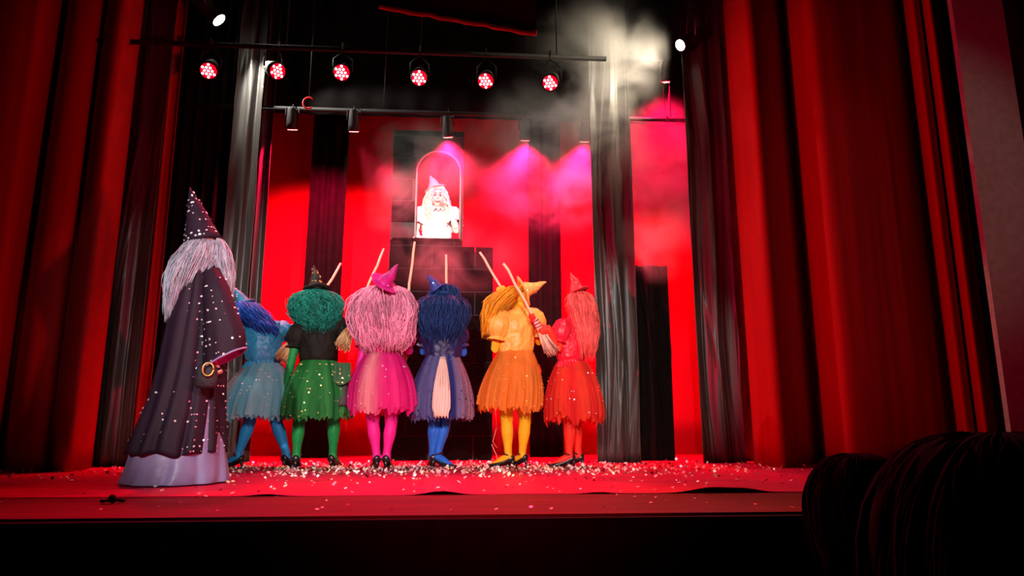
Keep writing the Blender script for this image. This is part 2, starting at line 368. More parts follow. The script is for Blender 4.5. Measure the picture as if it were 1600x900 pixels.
def make_body(root, J, face, m_body, m_skin, heels=True, vox=.0068, head_up=None, skin_hands=False, skin_arms=False, girth=1.0, seated=False):
    mb = MB(); face = Vector((*face, 0)).normalized(); rt = Vector((face.y, -face.x, 0)); g = girth
    pel, chest, neck, head = J['pel'], J['chest'], J['neck'], J['head']
    def ring(c, a, b, fr=face):
        n = 20; return [c+rt*(a*math.cos(2*math.pi*k/n))+fr*(b*math.sin(2*math.pi*k/n)) for k in range(n)]
    Zv = Vector((0, 0, 1)); smid = lerp(J['sL'], J['sR'], .5)
    mb.loft([ring(pel-Zv*.10, .09*g, .08*g), ring(pel-Zv*.04, .155*g, .11*g), ring(pel+Zv*.02, .165*g, .115*g), ring(lerp(pel, chest, .5), .122*g, .09*g), ring(lerp(pel, chest, .85), .14*g, .105*g), ring(lerp(chest, smid, .4), .15*g, .11*g), ring(lerp(chest, smid, .95), .13*g, .075*g), ring(lerp(smid, neck, .6)+Zv*.01, .075, .06), ring(neck+Zv*.02, .052, .054)])
    up = head_up.normalized() if head_up else (head-neck).normalized()
    fd = (face-up*face.dot(up)).normalized() if 'fd' not in J else (J['fd']-up*J['fd'].dot(up)).normalized()
    hr = fd.cross(up)
    mb.tube([neck-Zv*.03, lerp(neck, head, .35), head-up*.03], [.055, .05, .055], 12)
    H = lambda r_, f_, u_: head+hr*r_+fd*f_+up*u_
    AX = (hr, fd, up)
    mb.ball(H(0, -.012, .018), (.077, .095, .105), AX); mb.ball(H(0, .030, -.045), (.057, .066, .070), AX); mb.ball(H(0, .062, -.098), (.024, .024, .018), AX)
    mb.tube([H(0, .088, .022), H(0, .108, -.012), H(0, .113, -.026), H(0, .092, -.036)], [.010, .012, .015, .010], 8)   # nose
    mb.tube([H(-.045, .077, .03), H(0, .093, .032), H(.045, .077, .03)], .010, 8)                                           # brow
    mb.tube([H(-.024, .090, -.064), H(0, .099, -.061), H(.024, .090, -.064)], [.006, .0085, .006], 8)                       # upper lip
    mb.tube([H(-.02, .089, -.074), H(0, .097, -.076), H(.02, .089, -.074)], [.006, .009, .006], 8)
    for s_ in (-1, 1):
        mb.ball(H(s_*.079, -.008, -.008), (.010, .020, .032), AX, 8, 6); mb.ball(H(s_*.045, .066, -.025), (.022, .02, .022), AX, 8, 6)
    for s_, k in ((-1, 'L'), (1, 'R')):
        sh, el, wr_ = J['s'+k], J['e'+k], J['w'+k]
        mb.tube([lerp(smid, sh, .45), sh, lerp(sh, el, .3), el, lerp(el, wr_, .28), wr_], [.058*g, .056*g, .05*g, .038, .038, .026], 12)
        d, nn, cu = J.get('h'+k, ((wr_-el), face*.4-rt*s_, .35))
        hand(mb, wr_, d, nn, cu, thumb=J.get('t'+k, s_))
        hip = pel+rt*(s_*.085*g)-Zv*.05; kn, an = J['k'+k], J['a'+k]
        mb.tube([hip, lerp(hip, kn, .4), kn, lerp(kn, an, .32), lerp(kn, an, .75), an], [.088*g, .078*g, .054*g, .056*g, .038*g, .035], 14)
        dr = J['f'+k]; zb_ = an.z-(.125 if heels else .085)
        hz = .072 if heels else .03
        pz = lambda f_, z_: Vector((an.x, an.y, zb_+z_))+dr*f_
        mb.tube([an+Zv*.02, pz(-.012, hz+.025), pz(.05, hz*.55+.03), pz(.11, .032), pz(.165, .02)], [.034, .04, .036, .033, .016], 10)
    me = remesh(mb, vox, 4, .5)
    mi = []
    for p in me.polygons:
        c = Vector(p.center); k = 0
        if (c-head).length < .16 and (c-neck).dot(up) > .02: k = 1
        if skin_hands and min((c-J['wL']).length, (c-J['wR']).length) < .19 and ((c-J['wL']).dot(J['wL']-J['eL']) > 0 or (c-J['wR']).dot(J['wR']-J['eR']) > 0): k = 1
        if skin_arms and min((c-lerp(J['eL'], J['wL'], .5)).length, (c-lerp(J['eR'], J['wR'], .5)).length) < .28: k = 1
        mi.append(k)
    o = mesh_obj('body', me, [m_body, m_skin], root, mi=mi)
    for s_ in (-1, 1):
        MB().ball(H(s_*.031, .075, .006), (.014, .011, .010), AX, 10, 7).obj('eye', M_EYE, root)
    J['_H'] = H; J['_AX'] = AX
    return o
def shoe(root, an, dr, m=M_SHOE):
    zb_ = an.z-.125; sd = Vector((dr.y, -dr.x, 0)); pz = lambda f_, z_, s_=0: Vector((an.x, an.y, zb_+z_))+dr*f_+sd*s_
    mb = MB(); rings = []
    for f_, z_, hw, hh in ((-.058, .088, .012, .012), (-.05, .085, .030, .030), (-.02, .074, .036, .030), (.04, .045, .034, .026), (.09, .028, .043, .026), (.135, .020, .042, .019), (.175, .015, .028, .012), (.19, .013, .010, .008)):
        rings.append([pz(f_, z_+hh*math.sin(2*math.pi*k/12)*(1 if math.sin(2*math.pi*k/12) < 0 else 1.15), hw*math.cos(2*math.pi*k/12)) for k in range(12)])
    o = mb.loft(rings).obj('shoe', m, root)
    MB().tube([pz(-.04, .07), pz(-.042, .035), pz(-.04, 0)], [(.024, .022), (.011, .011), (.013, .013)], 10).obj('heel', m, o)
    MB().tube([pz(.012+.034*math.cos(a), .118+.012*math.cos(a), .041*math.sin(a)) for a in np.linspace(0, 2*math.pi, 17)], .0055, 6).obj('ankle_strap', m, o)
    return o
def wig(root, m, secs, n=500, face=None, fhalf=.9, ft=.18, frizz=.05, wd=.007, seed=0, wave=.0, core=.80, name='hair', tl=(.3, .6), m_t=9):
    rg = np.random.default_rng(seed); K = 40; A = sections(secs, K)
    fa = math.atan2(face[1], face[0]) if face is not None else None
    def okang(th): return fa is None or abs((th-fa+math.pi) % (2*math.pi)-math.pi) > fhalf
    mb = MB(); nn = 36; vs = []; fs = []
    for i in range(K):
        for j in range(nn):
            th = 2*math.pi*j/nn; c, a, b = A[i, :3], A[i, 3:6], A[i, 6:9]
            q = core*(1+.10*noise.noise(Vector((math.cos(th)*2.2, math.sin(th)*2.2, i*.10+seed))))
            vs.append(c+(a*math.cos(th)+b*math.sin(th))*q)
    for i in range(int(K*.86)):
        for j in range(nn):
            if i/K > ft and not okang(2*math.pi*(j+.5)/nn): continue
            a_ = i*nn+j; b_ = i*nn+(j+1) % nn; fs.append((a_, a_+nn, b_+nn, b_))
    fs.append(tuple(range(nn)))
    if fa is None: fs.append(tuple(range(K*nn-1, (K-1)*nn-1, -1)))
    mb.add(vs, fs)
    n = int(n*1.7); th0 = rg.uniform(0, 2*math.pi, n*3); th0 = np.array([x for x in th0 if okang(x)])[:n]; n = len(th0)
    t0 = rg.uniform(0, .75, n)**1.2; t1 = np.minimum(t0+rg.uniform(*tl, n), .80+.28*rg.random(n)); t1 = np.maximum(t1, t0+.2)
    s_ = np.linspace(0, 1, m_t); T = t0[:, None]+(t1-t0)[:, None]*s_
    ph = rg.uniform(0, 6.28, (n, 1)); TH = th0[:, None]+rg.normal(0, .22, (n, 1))*s_+wave*np.sin(s_*14+ph)
    RHO = .84+rg.uniform(0, .17, (n, 1))+.05*np.sin(5*th0[:, None]+seed+4*T)+.045*np.sin(9*th0[:, None]+2*seed-5*T)+frizz*np.sin(s_*rg.uniform(3, 9, (n, 1))+ph)+frizz*3.0*(rg.random((n, 1))**4)*s_+wave*.35*np.cos(s_*14+ph)
    idx = np.clip(T, 0, 1)*(K-1); i0 = np.minimum(idx.astype(int), K-2); u = (idx-i0)[..., None]
    B = A[i0]*(1-u)+A[i0+1]*u
    PT = B[..., :3]+B[..., 3:6]*(RHO*np.cos(TH))[..., None]+B[..., 6:9]*(RHO*np.sin(TH))[..., None]
    PT[..., 2] -= np.maximum(T-1, 0)*.6
    tan = np.gradient(PT, axis=1); tan /= np.linalg.norm(tan, axis=2, keepdims=True)+1e-9
    ref = rg.normal(0, 1, (n, 1, 3)); a = np.cross(tan, ref); a /= np.linalg.norm(a, axis=2, keepdims=True)+1e-9; b = np.cross(tan, a)
    W = wd*.75*rg.uniform(.5, 1.3, (n, 1, 1))*np.interp(s_, [0, .2, .7, 1], [.5, 1, .9, .12])[None, :, None]
    ring = np.stack([PT+W*(a*math.cos(k*2.0944)+b*math.sin(k*2.0944)) for k in range(3)], 2)    # n,m,3,3
    vs = ring.reshape(-1, 3); fs = []
    for q in range(n):
        o_ = q*m_t*3
        for i in range(m_t-1):
            for k in range(3):
                a_ = o_+i*3+k; b_ = o_+i*3+(k+1) % 3; fs.append((a_, b_, b_+3, a_+3))
    mb.add(vs, fs)
    return mb.obj(name, m, root)
def hat(root, base, tip, r, brim, m, spark=None, bend=.0, nsp=60, name='hat', flat=None, sr=.006):
    ax = (tip-base); L_ = ax.length; ax.normalize(); a = ax.orthogonal().normalized(); b = ax.cross(a); mb = MB(); n = 28; rings = []
    side = a
    for i in range(15):
        t_ = i/14; rr = r*(1-t_)**.92+.003; c = base+ax*(L_*t_)+side*(bend*t_*t_)+b*(.006*math.sin(t_*9))
        rings.append([c+(a*math.cos(2*math.pi*k/n)+b*math.sin(2*math.pi*k/n))*(rr*(1+.03*noise.noise(Vector((k*.4, i*.5, r*50))))) for k in range(n)])
    o = mb.loft(rings).obj(name, m, root)
    br = []
    for rr, dz in ((r*.96, .006), (r*1.1, .006), (brim*.8, .0), (brim, -.004+.012), (brim, -.010+.012), (brim*.8, -.008), (r*.96, -.004)):
        br.append([base+ax*(dz+.010*noise.noise(Vector((math.cos(k*2*math.pi/n)*1.5, math.sin(k*2*math.pi/n)*1.5, r*90)))*(rr > r*1.2))+(a*math.cos(2*math.pi*k/n)+b*math.sin(2*math.pi*k/n))*rr for k in range(n)])
    mb = MB(); mb.loft(br+[br[0]], cap=False).obj('brim', m, o)
    if spark: sequins('sequins', o, o, nsp, sr, spark, seed=int(r*1e4))
    return o
def skirt(root, wc, hc, wr_, hr_, hh, colf, m, layers=3, hem=.03, seed=0, pleat=26, name='skirt'):
    """gathered tulle skirt: wc waist centre, hc hem centre, wr_/hr_ = (x, y) radii, colf(angle, layer, t) -> colour"""
    first = None
    for l in range(layers):
        mb = MB(); n = 220; m_ = 16; rings = []; cols = []; ph = random.Random(seed+l).uniform(0, 6)
        sc = 1-.07*l; lg = 1+(.03 if l == 1 else -.05*l)
        for i in range(m_+1):
            t_ = i/m_; c = lerp(wc, hc, t_*lg); f_ = math.sin(min(t_*1.12, 1)*math.pi/2)**.85
            r_ = []
            for k in range(n):
                th = 2*math.pi*k/n; cx, sy = math.cos(th), math.sin(th)
                nz_ = noise.noise(Vector((cx*3, sy*3, seed+l*3.1+t_*.6))); n2 = noise.noise(Vector((cx*11, sy*11, seed+l*7+t_*.3)))
                pl = math.sin(th*pleat+ph+3*nz_)*.024+n2*.055
                q = 1+t_*(pl+.05*nz_)
                rx = (wr_[0]+(hr_[0]-wr_[0])*f_)*sc*q; ry = (wr_[1]+(hr_[1]-wr_[1])*f_)*sc*q
                dz = t_**3*(hem*(nz_*1.2+n2*.9)+.012*math.sin(th*pleat*2+ph))
                r_.append((c.x+rx*cx, c.y+ry*sy, c.z+dz)); cols.append(colf(th, l, t_))
            rings.append(r_)
        o = mb.loft(rings, cap=False).obj(name if l == 0 else 'underskirt', m, root if l == 0 else first, cols=cols)
        if l == 0: first = o
    return first
def puff(root, sh, el, m, r=.085, t1=.62, seed=0, name='sleeve', cuff=None):
    d = (el-sh); L_ = d.length; d.normalize(); a = d.orthogonal().normalized(); b = d.cross(a); rings = []; n = 48
    prof = [(-.12, .55), (-.02, .85), (.12, 1.0), (.26, 1.04), (.40, .98), (t1*.84, .85), (t1*.95, .62), (t1, .60), (t1+.05, .78), (t1+.09, .86)]
    for i, (t_, f_) in enumerate(prof):
        c = sh+d*(L_*t_); rr = []
        for k in range(n):
            th = 2*math.pi*k/n; q = 1+.07*math.sin(th*11+seed)*(1 if i > 5 else .5)+.12*noise.noise(Vector((math.cos(th)*2.5, math.sin(th)*2.5, t_*5+seed)))
            rr.append(c+(a*math.cos(th)+b*math.sin(th))*(r*f_*q))
        rings.append(rr)
    return MB().loft(rings, cap=False).obj(name, m, root)
def blouse(root, J, face, m, peplum=True, seed=0, sleeve_r=.085, t1=.62, hem=.06, girth=1.0):
    face = Vector((*face, 0)).normalized(); rt = Vector((face.y, -face.x, 0)); smid = lerp(J['sL'], J['sR'], .5); pel, chest, neck = J['pel'], J['chest'], J['neck']
    mb = MB(); n = 24; g = girth
    def ring(c, a, b): return [c+rt*(a*math.cos(2*math.pi*k/n))+face*(b*math.sin(2*math.pi*k/n)) for k in range(n)]
    w_ = lerp(pel, chest, .42); Zv = Vector((0, 0, 1))
    mb.loft([ring(w_-Zv*.01, .135*g, .105*g), ring(w_+Zv*.03, .160*g, .128*g), ring(lerp(pel, chest, .8), .172*g, .138*g), ring(lerp(chest, smid, .3), .178*g, .135*g), ring(lerp(chest, smid, .75), .172*g, .115*g), ring(smid+Zv*.015, .145*g, .085), ring(lerp(smid, neck, .65)+Zv*.012, .085, .07), ring(neck+Zv*.01, .066, .064)])
    for k in 'LR': mb.tube([lerp(smid, J['s'+k], .6), J['s'+k], lerp(J['s'+k], J['e'+k], .25)], [.075, .078, .07], 12)
    me = rumple(remesh(mb, .011, 3), .014, 13, (1, 1, .6)); me.update(); me = rumple(me, .006, 34)
    o = mesh_obj('blouse', me, m, root)
    if peplum:
        rings = []
        for i, (dz, f_) in enumerate(((.012, 1.0), (0, 1.0), (-.02, 1.08), (-hem, 1.22))):
            rings.append([w_+Zv*(dz+.006*math.sin(k*1.9))+rt*(.142*g*f_*math.cos(2*math.pi*k/120)*(1+.03*i*math.sin(k*1.4)))+face*(.112*g*f_*math.sin(2*math.pi*k/120)*(1+.03*i*math.sin(k*1.4))) for k in range(120)])
        MB().loft(rings, cap=False).obj('peplum', m, o)
    for i, k in enumerate('LR'): puff(o, J['s'+k], J['e'+k], m, sleeve_r, t1, seed+i*3)
    return o
def broom(tip, foot, label, spread=.07, bl=.30, r=.0125, nb=230, seed=0, col=M_STRAW):
    t_ = thing('broom', foot, label, 'broom', 'brooms raised by the dancers'); d = (tip-foot).normalized(); L_ = (tip-foot).length
    bs = foot+d*bl; rg = random.Random(seed); a = d.orthogonal().normalized(); b = d.cross(a)
    MB().tube([bs-d*.05]+[lerp(bs, tip, q/8)+a*.004*math.sin(q*2.1+seed)+b*.004*math.sin(q*1.7) for q in range(1, 9)], [r]*8+[r*.9], 10).obj('handle', M_WOOD, t_)
    mb = MB()
    for i in range(nb):
        th = rg.uniform(0, 6.28); q = math.sqrt(rg.random()); o_ = (a*math.cos(th)+b*math.sin(th)*.7)
        ln = bl*rg.uniform(.82, 1.05)
        mb.tube([bs+o_*(.022*q)+d*.03, bs+o_*(.03*q)-d*ln*.3, bs+o_*(spread*q*.8)-d*ln*.65+a*rg.uniform(-.008, .008), bs+o_*(spread*q*1.15)-d*ln+b*rg.uniform(-.012, .012)], [.004, .005, .0045, .002], 4)
    mb.obj('bristles', col, t_)['kind'] = 'stuff'
    bd = MB()
    for z_ in (-.03, .0, .03): bd.tube([bs+d*(z_-.02)+(a*math.cos(q)+b*math.sin(q))*.031 for q in np.linspace(0, 6.2832, 15)], .006, 6)
    bd.obj('binding', mat('broom_cord', (.45, .05, .12), .6), t_)
    return t_
exec_later = []

# ------------------------------------------------------------------ the dancers
def joints(Y0, sp, heels=True):
    J = {}
    for k, v in sp.items():
        if k[0] == 'f' and len(k) == 2: J[k] = Vector((*v, 0)).normalized(); continue
        J[k] = P(v[0], v[1], Y0+(v[2] if len(v) > 2 else 0))
    for k in ('aL', 'aR'): J[k].z = .125 if heels else .085
    return J
def grip(J, k, g, bd, toward):
    e = J['e'+k]; d = g-e; d = (d-bd*d.dot(bd)).normalized(); n = bd.cross(d)
    if n.dot(Vector(toward)) < 0: n = -n
    J['w'+k] = g-d*.066-n*.028; J['h'+k] = (d, n, 1.1)
def along(tip, foot, f): return lerp(foot, tip, f)
def tulle(name): return mat(name, (1, 1, 1), .75, var=.10, scale=30, trans=.35, alpha=.74, attr=True, stretch=(1, 1, .15), spec=.15, bump=.3, bscale=60)
M_TULLE = tulle('tulle')
def tights(name, c): return mat(name, c, .55, var=.10, scale=10, sheen=.1, spec=.25)
def satin(name, c): return mat(name, c, .45, var=.12, scale=9, bump=.25, bscale=18, sheen=.2)
def hairm(name, c): return mat(name, c, .55, var=.22, scale=6, island=.45, spec=.3)
def mixc(a, b, t): return tuple(a[i]+(b[i]-a[i])*t for i in range(3))
def bandcol(c0, c1, seed, fr=3.0):
    def f(th, l, t):
        q = .5+.9*noise.noise(Vector((math.cos(th)*fr, math.sin(th)*fr, seed+l)))
        return mixc(c0, c1, min(1, max(0, q)))
    return f
DG = 'dancers in a row with their backs to the hall'
def dancer(Y0, base, label, sp, face, body_c, skin_c, **kw):
    J = joints(Y0, sp); p = P(*base, Y0); t_ = thing('person', (p.x, Y0, 0), label, 'person', DG)
    return t_, J

# --- light blue, leaning towards the wizard
Y0 = 6.27
t, J = dancer(Y0, (405, 728), 'dancer in pale teal skirt with blue wig, leaning over beside the wizard', dict(
    pel=(413, 588), chest=(410, 535), neck=(399, 505, .02), head=(388, 488, .03), sL=(384, 515, .0), sR=(432, 512, .02), eL=(380, 548, .14), wL=(405, 550, .25), eR=(452, 530, .12), wR=(443, 545, .25),
    kL=(390, 660, -.02), kR=(432, 660), aL=(372, 716, -.04), aR=(447, 716, .0), fL=(-.9, .35), fR=(.15, 1)), None, None, None)
tip, foot = P(533, 412, 6.75), P(440, 562, Y0-.14); bd = (tip-foot).normalized()
broom(tip, foot, 'straw broom held by the light blue dancer, handle showing above the green dancer\'s hat', seed=1)
grip(J, 'L', along(tip, foot, .30), bd, (0, 1, 0)); grip(J, 'R', along(tip, foot, .36), bd, (-.3, 1, 0))
TB = (.012, .24, .55)
make_body(t, J, (-.35, .9), tights('light_blue_tights', TB), tights('light_blue_paint', (.03, .25, .5)))
blouse(t, J, (-.35, .9), satin('light_blue_satin', (.02, .28, .52)), seed=1, sleeve_r=.10)
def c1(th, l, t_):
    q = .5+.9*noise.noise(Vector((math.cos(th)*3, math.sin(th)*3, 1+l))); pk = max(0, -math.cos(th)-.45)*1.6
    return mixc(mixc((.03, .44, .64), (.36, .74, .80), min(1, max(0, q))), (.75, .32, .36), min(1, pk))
sk = skirt(t, P(414, 568, Y0), P(396, 652, Y0), (.15, .125), (.335, .30), 0, c1, M_TULLE, seed=1)
sequins('sequins', sk, sk, 170, .006, M_SILVER, 3, off=-.010)
wig(t, hairm('blue_hair', (.010, .10, .52)), [sec(381, 470, Y0+.04, 4, .03), sec(386, 476, Y0+.03, 17, .10), sec(393, 488, Y0, 22, .12), sec(402, 500, Y0-.02, 23, .12), sec(412, 511, Y0-.05, 20, .10), sec(418, 522, Y0-.08, 14, .06)], 420, seed=1, face=(-.35, .9), frizz=.08)
hat(t, P(383, 477, Y0+.04), P(364, 447, Y0+.03), .068, .10, mat('teal_hat', (.02, .20, .36), .5), M_SILVER, nsp=50)
shoe(t, J['aL'], J['fL']); shoe(t, J['aR'], J['fR'])

# --- green
Y0 = 6.19
t, J = dancer(Y0, (490, 728), 'dancer in green sequinned skirt and black blouse with a curly teal wig', dict(
    pel=(497, 590), chest=(496, 532), neck=(496, 505), head=(496, 480), sL=(468, 513), sR=(527, 510, .02), eL=(457, 558, -.04), wL=(447, 600, -.03), eR=(547, 520, .14), wR=(545, 505, .3),
    kL=(467, 662), kR=(522, 660, .02), aL=(463, 716), aR=(520, 714, .05), fL=(-.12, 1), fR=(.2, 1)), None, None, None)
tip, foot = P(600, 389, 6.7), P(534, 543, Y0-.10); bd = (tip-foot).normalized()
broom(tip, foot, 'straw broom between the green and pink dancers, handle leaning up to the right', seed=2)
grip(J, 'R', along(tip, foot, .34), bd, (-.3, 1, 0))
make_body(t, J, (.05, 1), tights('green_tights', (.006, .24, .055)), tights('green_paint', (.01, .25, .08)))
blouse(t, J, (.05, 1), mat('black_cotton', (.010, .010, .008), .7, bump=.3, bscale=18, spec=.15), seed=4, sleeve_r=.092, hem=.05)
sk = skirt(t, P(499, 564, Y0), P(496, 651, Y0), (.155, .13), (.315, .29), 0, bandcol((.008, .15, .03), (.06, .38, .10), 5), M_TULLE, seed=5)
sequins('sequins', sk, sk, 130, .0068, M_GOLD, 4, off=-.010)
wig(t, hairm('teal_hair', (.008, .26, .19)), [sec(495, 452, Y0, 6, .04), sec(495, 459, Y0, 27, .14), sec(495, 474, Y0-.01, 37, .17), sec(495, 490, Y0-.02, 37, .17), sec(496, 503, Y0-.03, 30, .14), sec(496, 516, Y0-.05, 20, .09)], 750, seed=2, face=(0, 1), frizz=.07, wave=.10)
hat(t, P(494, 452, Y0-.02), P(491, 414, Y0+.03), .068, .120, mat('black_felt', (.012, .012, .010), .7), M_GOLD, nsp=70, sr=.009)
q = P(529, 602, Y0-.18); rows = []
for i in range(9):
    z_ = q.z+.12-.30*i/8; wv = .065*(.75+.25*math.sin(i/8*math.pi))
    rows.append([(q.x+wv*math.cos(2*math.pi*k/20)+.025*i/8, q.y+.10*(1-i/8)+.03*math.sin(2*math.pi*k/20)*(1.2-.4*i/8), z_) for k in range(20)])
pc = MB().loft(rows).obj('hip_pouch', mat('black_pouch', (.025, .022, .022), .6, bump=.4), t)
rows = []
for i in range(6):
    z_ = q.z+.20-.15*i/5; rows.append([(q.x-.085+.17*k/14+.02*i/5, q.y+.10*(1-i/8)-.035-.02*math.sin(math.pi*k/14)+.006*math.sin(k*2), z_-.05*math.sin(math.pi*k/14)*i/5) for k in range(15)])
fl = MB().loft(rows, cap=False, closed=False).obj('pouch_flap', mat('green_flap', (.008, .08, .02), .6), pc)
sequins('sequins', fl, fl, 14, .007, M_GOLD, 9, off=-.004)
shoe(t, J['aL'], J['fL']); shoe(t, J['aR'], J['fR'])

# --- pink
Y0 = 6.15
t, J = dancer(Y0, (596, 729), 'dancer all in hot pink with a huge pale pink wig and tiny hat', dict(
    pel=(597, 588), chest=(598, 530), neck=(600, 500), head=(602, 474), sL=(571, 511), sR=(628, 511), eL=(566, 555, -.03), wL=(556, 595, -.05), eR=(640, 550, .13), wR=(630, 540, .3),
    kL=(583, 664), kR=(611, 664), aL=(588, 717), aR=(604, 717), fL=(-.25, 1), fR=(.05, 1)), None, None, None)
tip, foot = P(648, 378, 6.6), P(626, 560, Y0+.22); bd = (tip-foot).normalized()
broom(tip, foot, 'broom held upright at the right side of the pink dancer', seed=3)
grip(J, 'R', along(tip, foot, .34), bd, (-.3, 1, 0))
make_body(t, J, (.05, 1), tights('pink_tights', (.72, .015, .27)), tights('pink_paint', (.7, .1, .3)))
blouse(t, J, (.05, 1), satin('magenta_satin', (.62, .008, .20)), seed=7)
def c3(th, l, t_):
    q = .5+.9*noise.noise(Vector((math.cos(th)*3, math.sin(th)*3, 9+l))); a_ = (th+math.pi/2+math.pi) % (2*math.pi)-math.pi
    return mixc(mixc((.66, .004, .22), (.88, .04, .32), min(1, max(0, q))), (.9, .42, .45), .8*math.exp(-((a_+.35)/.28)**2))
sk = skirt(t, P(598, 550, Y0), P(598, 640, Y0), (.15, .125), (.315, .29), 0, c3, M_TULLE, seed=9, hem=.06)
sequins('sequins', sk, sk, 70, .0065, M_SILVER, 5, off=-.010)
wig(t, hairm('pale_pink_hair', (.86, .30, .48)), [sec(603, 446, Y0, 8, .05), sec(602, 453, Y0, 33, .15), sec(600, 470, Y0-.02, 46, .20), sec(599, 492, Y0-.05, 49, .20), sec(599, 515, Y0-.08, 45, .17), sec(600, 535, Y0-.10, 38, .13), sec(600, 549, Y0-.10, 28, .09)], 1000, seed=3, face=(0, 1), frizz=.08, wd=.0075)
hat(t, P(601, 443, Y0-.19), P(622, 413, Y0-.30), .070, .138, mat('pink_hat', (.62, .01, .25), .5), mat('pink_sequin', (.9, .15, .4), .3, .8), nsp=70)
shoe(t, J['aL'], J['fL']); shoe(t, J['aR'], J['fR'])

# --- dark blue
Y0 = 6.25
t, J = dancer(Y0, (680, 726), 'dancer in dark blue skirt with a cream sash down the back', dict(
    pel=(693, 590), chest=(692, 534), neck=(691, 505), head=(692, 479), sL=(667, 514), sR=(716, 514), eL=(661, 550, .08), wL=(680, 545, .3), eR=(724, 552, .06), wR=(703, 545, .3),
    kL=(678, 662), kR=(695, 662), aL=(676, 715), aR=(684, 715, -.03), fL=(-.15, 1), fR=(.85, -.5)), None, None, None)
tip, foot = P(697, 398, 6.8), P(699, 575, Y0+.34); bd = (tip-foot).normalized()
broom(tip, foot, 'broom whose handle rises straight up above the dark blue dancer', seed=4)
grip(J, 'L', along(tip, foot, .30), bd, (.5, .6, 0)); grip(J, 'R', along(tip, foot, .42), bd, (-.5, .6, 0))
make_body(t, J, (0, 1), tights('blue_tights', (.014, .12, .55)), tights('blue_paint', (.02, .08, .3)))
blouse(t, J, (0, 1), satin('navy_satin', (.010, .014, .085)), seed=10)
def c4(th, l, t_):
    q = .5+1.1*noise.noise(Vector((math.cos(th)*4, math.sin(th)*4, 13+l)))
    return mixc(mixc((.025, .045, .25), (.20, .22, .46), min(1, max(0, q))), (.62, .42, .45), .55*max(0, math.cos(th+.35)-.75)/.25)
sk = skirt(t, P(692, 556, Y0), P(689, 652, Y0), (.15, .125), (.29, .27), 0, c4, M_TULLE, seed=13)
sequins('sequins', sk, sk, 170, .006, mat('navy_sequin', (.03, .04, .25), .25, .8), 6, off=-.010)
rows = []
wc, hc = P(693, 560, Y0), P(691, 652, Y0)
for i in range(15):
    t_ = i/14; c = lerp(wc, hc, t_); f_ = math.sin(min(t_*1.12, 1)*math.pi/2)**.85; y_ = c.y-(.125+(.27-.125)*f_)*1.10-.012; hw = .025+.055*math.sin(min(1, t_*1.25)*math.pi/2)-(.015 if t_ > .9 else 0)
    rows.append([(c.x+hw*(2*k/24-1), y_-.018*math.sin(math.pi*k/24)+.007*math.sin(k*1.5+.5*math.sin(i*.6)), c.z+.012*math.sin(k*1.3)*t_) for k in range(25)])
so = MB().loft(rows, cap=False, closed=False).obj('sash', mat('cream_chiffon', (.75, .60, .52), .7, var=.12, bump=.4, bscale=20, stretch=(1, 1, .2), trans=.2), t)
s_ = so.modifiers.new('s', 'SOLIDIFY'); s_.thickness = .006
wig(t, hairm('dark_blue_hair', (.008, .035, .16)), [sec(694, 444, Y0, 5, .05), sec(695, 449, Y0, 19, .09), sec(694, 463, Y0, 23, .11), sec(693, 468, Y0, 30, .14), sec(692, 480, Y0-.03, 36, .17), sec(690, 500, Y0-.06, 36, .16), sec(690, 517, Y0-.08, 31, .13), sec(690, 533, Y0-.10, 20, .08)], 800, seed=4, face=(0, 1), frizz=.11)
MB().tube([P(694, 461, Y0-.0)+Vector((.105*math.cos(a), .105*math.sin(a), .008*math.sin(3*a))) for a in np.linspace(0, 2*math.pi, 25)], .016, 8).obj('hair_band', hairm('dark_blue_hair', 0), t)
hat(t, P(684, 452, Y0-.07), P(667, 428, Y0-.09), .062, .075, mat('royal_blue_hat', (.03, .05, .30), .5), mat('blue_sequin', (.3, .3, .8), .3, .8), nsp=60)
shoe(t, J['aL'], J['fL']); shoe(t, J['aR'], J['fR'])

# --- yellow
Y0 = 6.17
t, J = dancer(Y0, (802, 729), 'dancer in yellow-orange with a pointed hat tilted far to the right', dict(
    pel=(804, 588), chest=(806, 524), neck=(812, 483), head=(812, 463, .02), sL=(781, 498, -.08), sR=(834, 492, .04), eL=(773, 546, -.08), wL=(800, 535, .28), eR=(841, 535, .14), wR=(825, 520, .3),
    kL=(792, 662), kR=(820, 662, .03), aL=(794, 717), aR=(816, 716, .06), fL=(-.85, .25), fR=(-.6, .6)), None, None, None)
tip, foot = P(750, 394, 6.7), P(820, 512, Y0+.24); bd = (tip-foot).normalized()
broom(tip, foot, 'broom leaning up to the left behind the yellow wig, leftmost of the two crossing there', seed=5, bl=.24, spread=.05)
grip(J, 'R', along(tip, foot, .36), bd, (-.4, .6, 0)); grip(J, 'L', along(tip, foot, .48), bd, (.4, .6, 0))
make_body(t, J, (-.25, 1), tights('yellow_tights', (.74, .42, .012)), tights('yellow_paint', (.7, .45, .03)), head_up=Vector((.75, .0, .65)))
blouse(t, J, (-.25, 1), satin('yellow_cotton', (.82, .42, .07)), seed=13, sleeve_r=.105)
sk = skirt(t, P(806, 548, Y0), P(797, 638, Y0), (.155, .13), (.29, .28), 0, bandcol((.80, .24, .025), (.86, .36, .07), 17), M_TULLE, seed=17, hem=.045)
sequins('sequins', sk, sk, 120, .0055, M_GOLD, 7, off=-.010)
wig(t, hairm('orange_yellow_hair', (.84, .36, .012)), [sec(815, 455, Y0, 4, .05), sec(809, 451, Y0, 13, .10), sec(798, 456, Y0-.02, 20, .13), sec(784, 468, Y0-.03, 23, .13), sec(772, 485, Y0-.03, 17, .12), sec(765, 503, Y0-.03, 12, .10), sec(761, 522, Y0-.03, 8, .06)], 700, seed=5, frizz=.10)
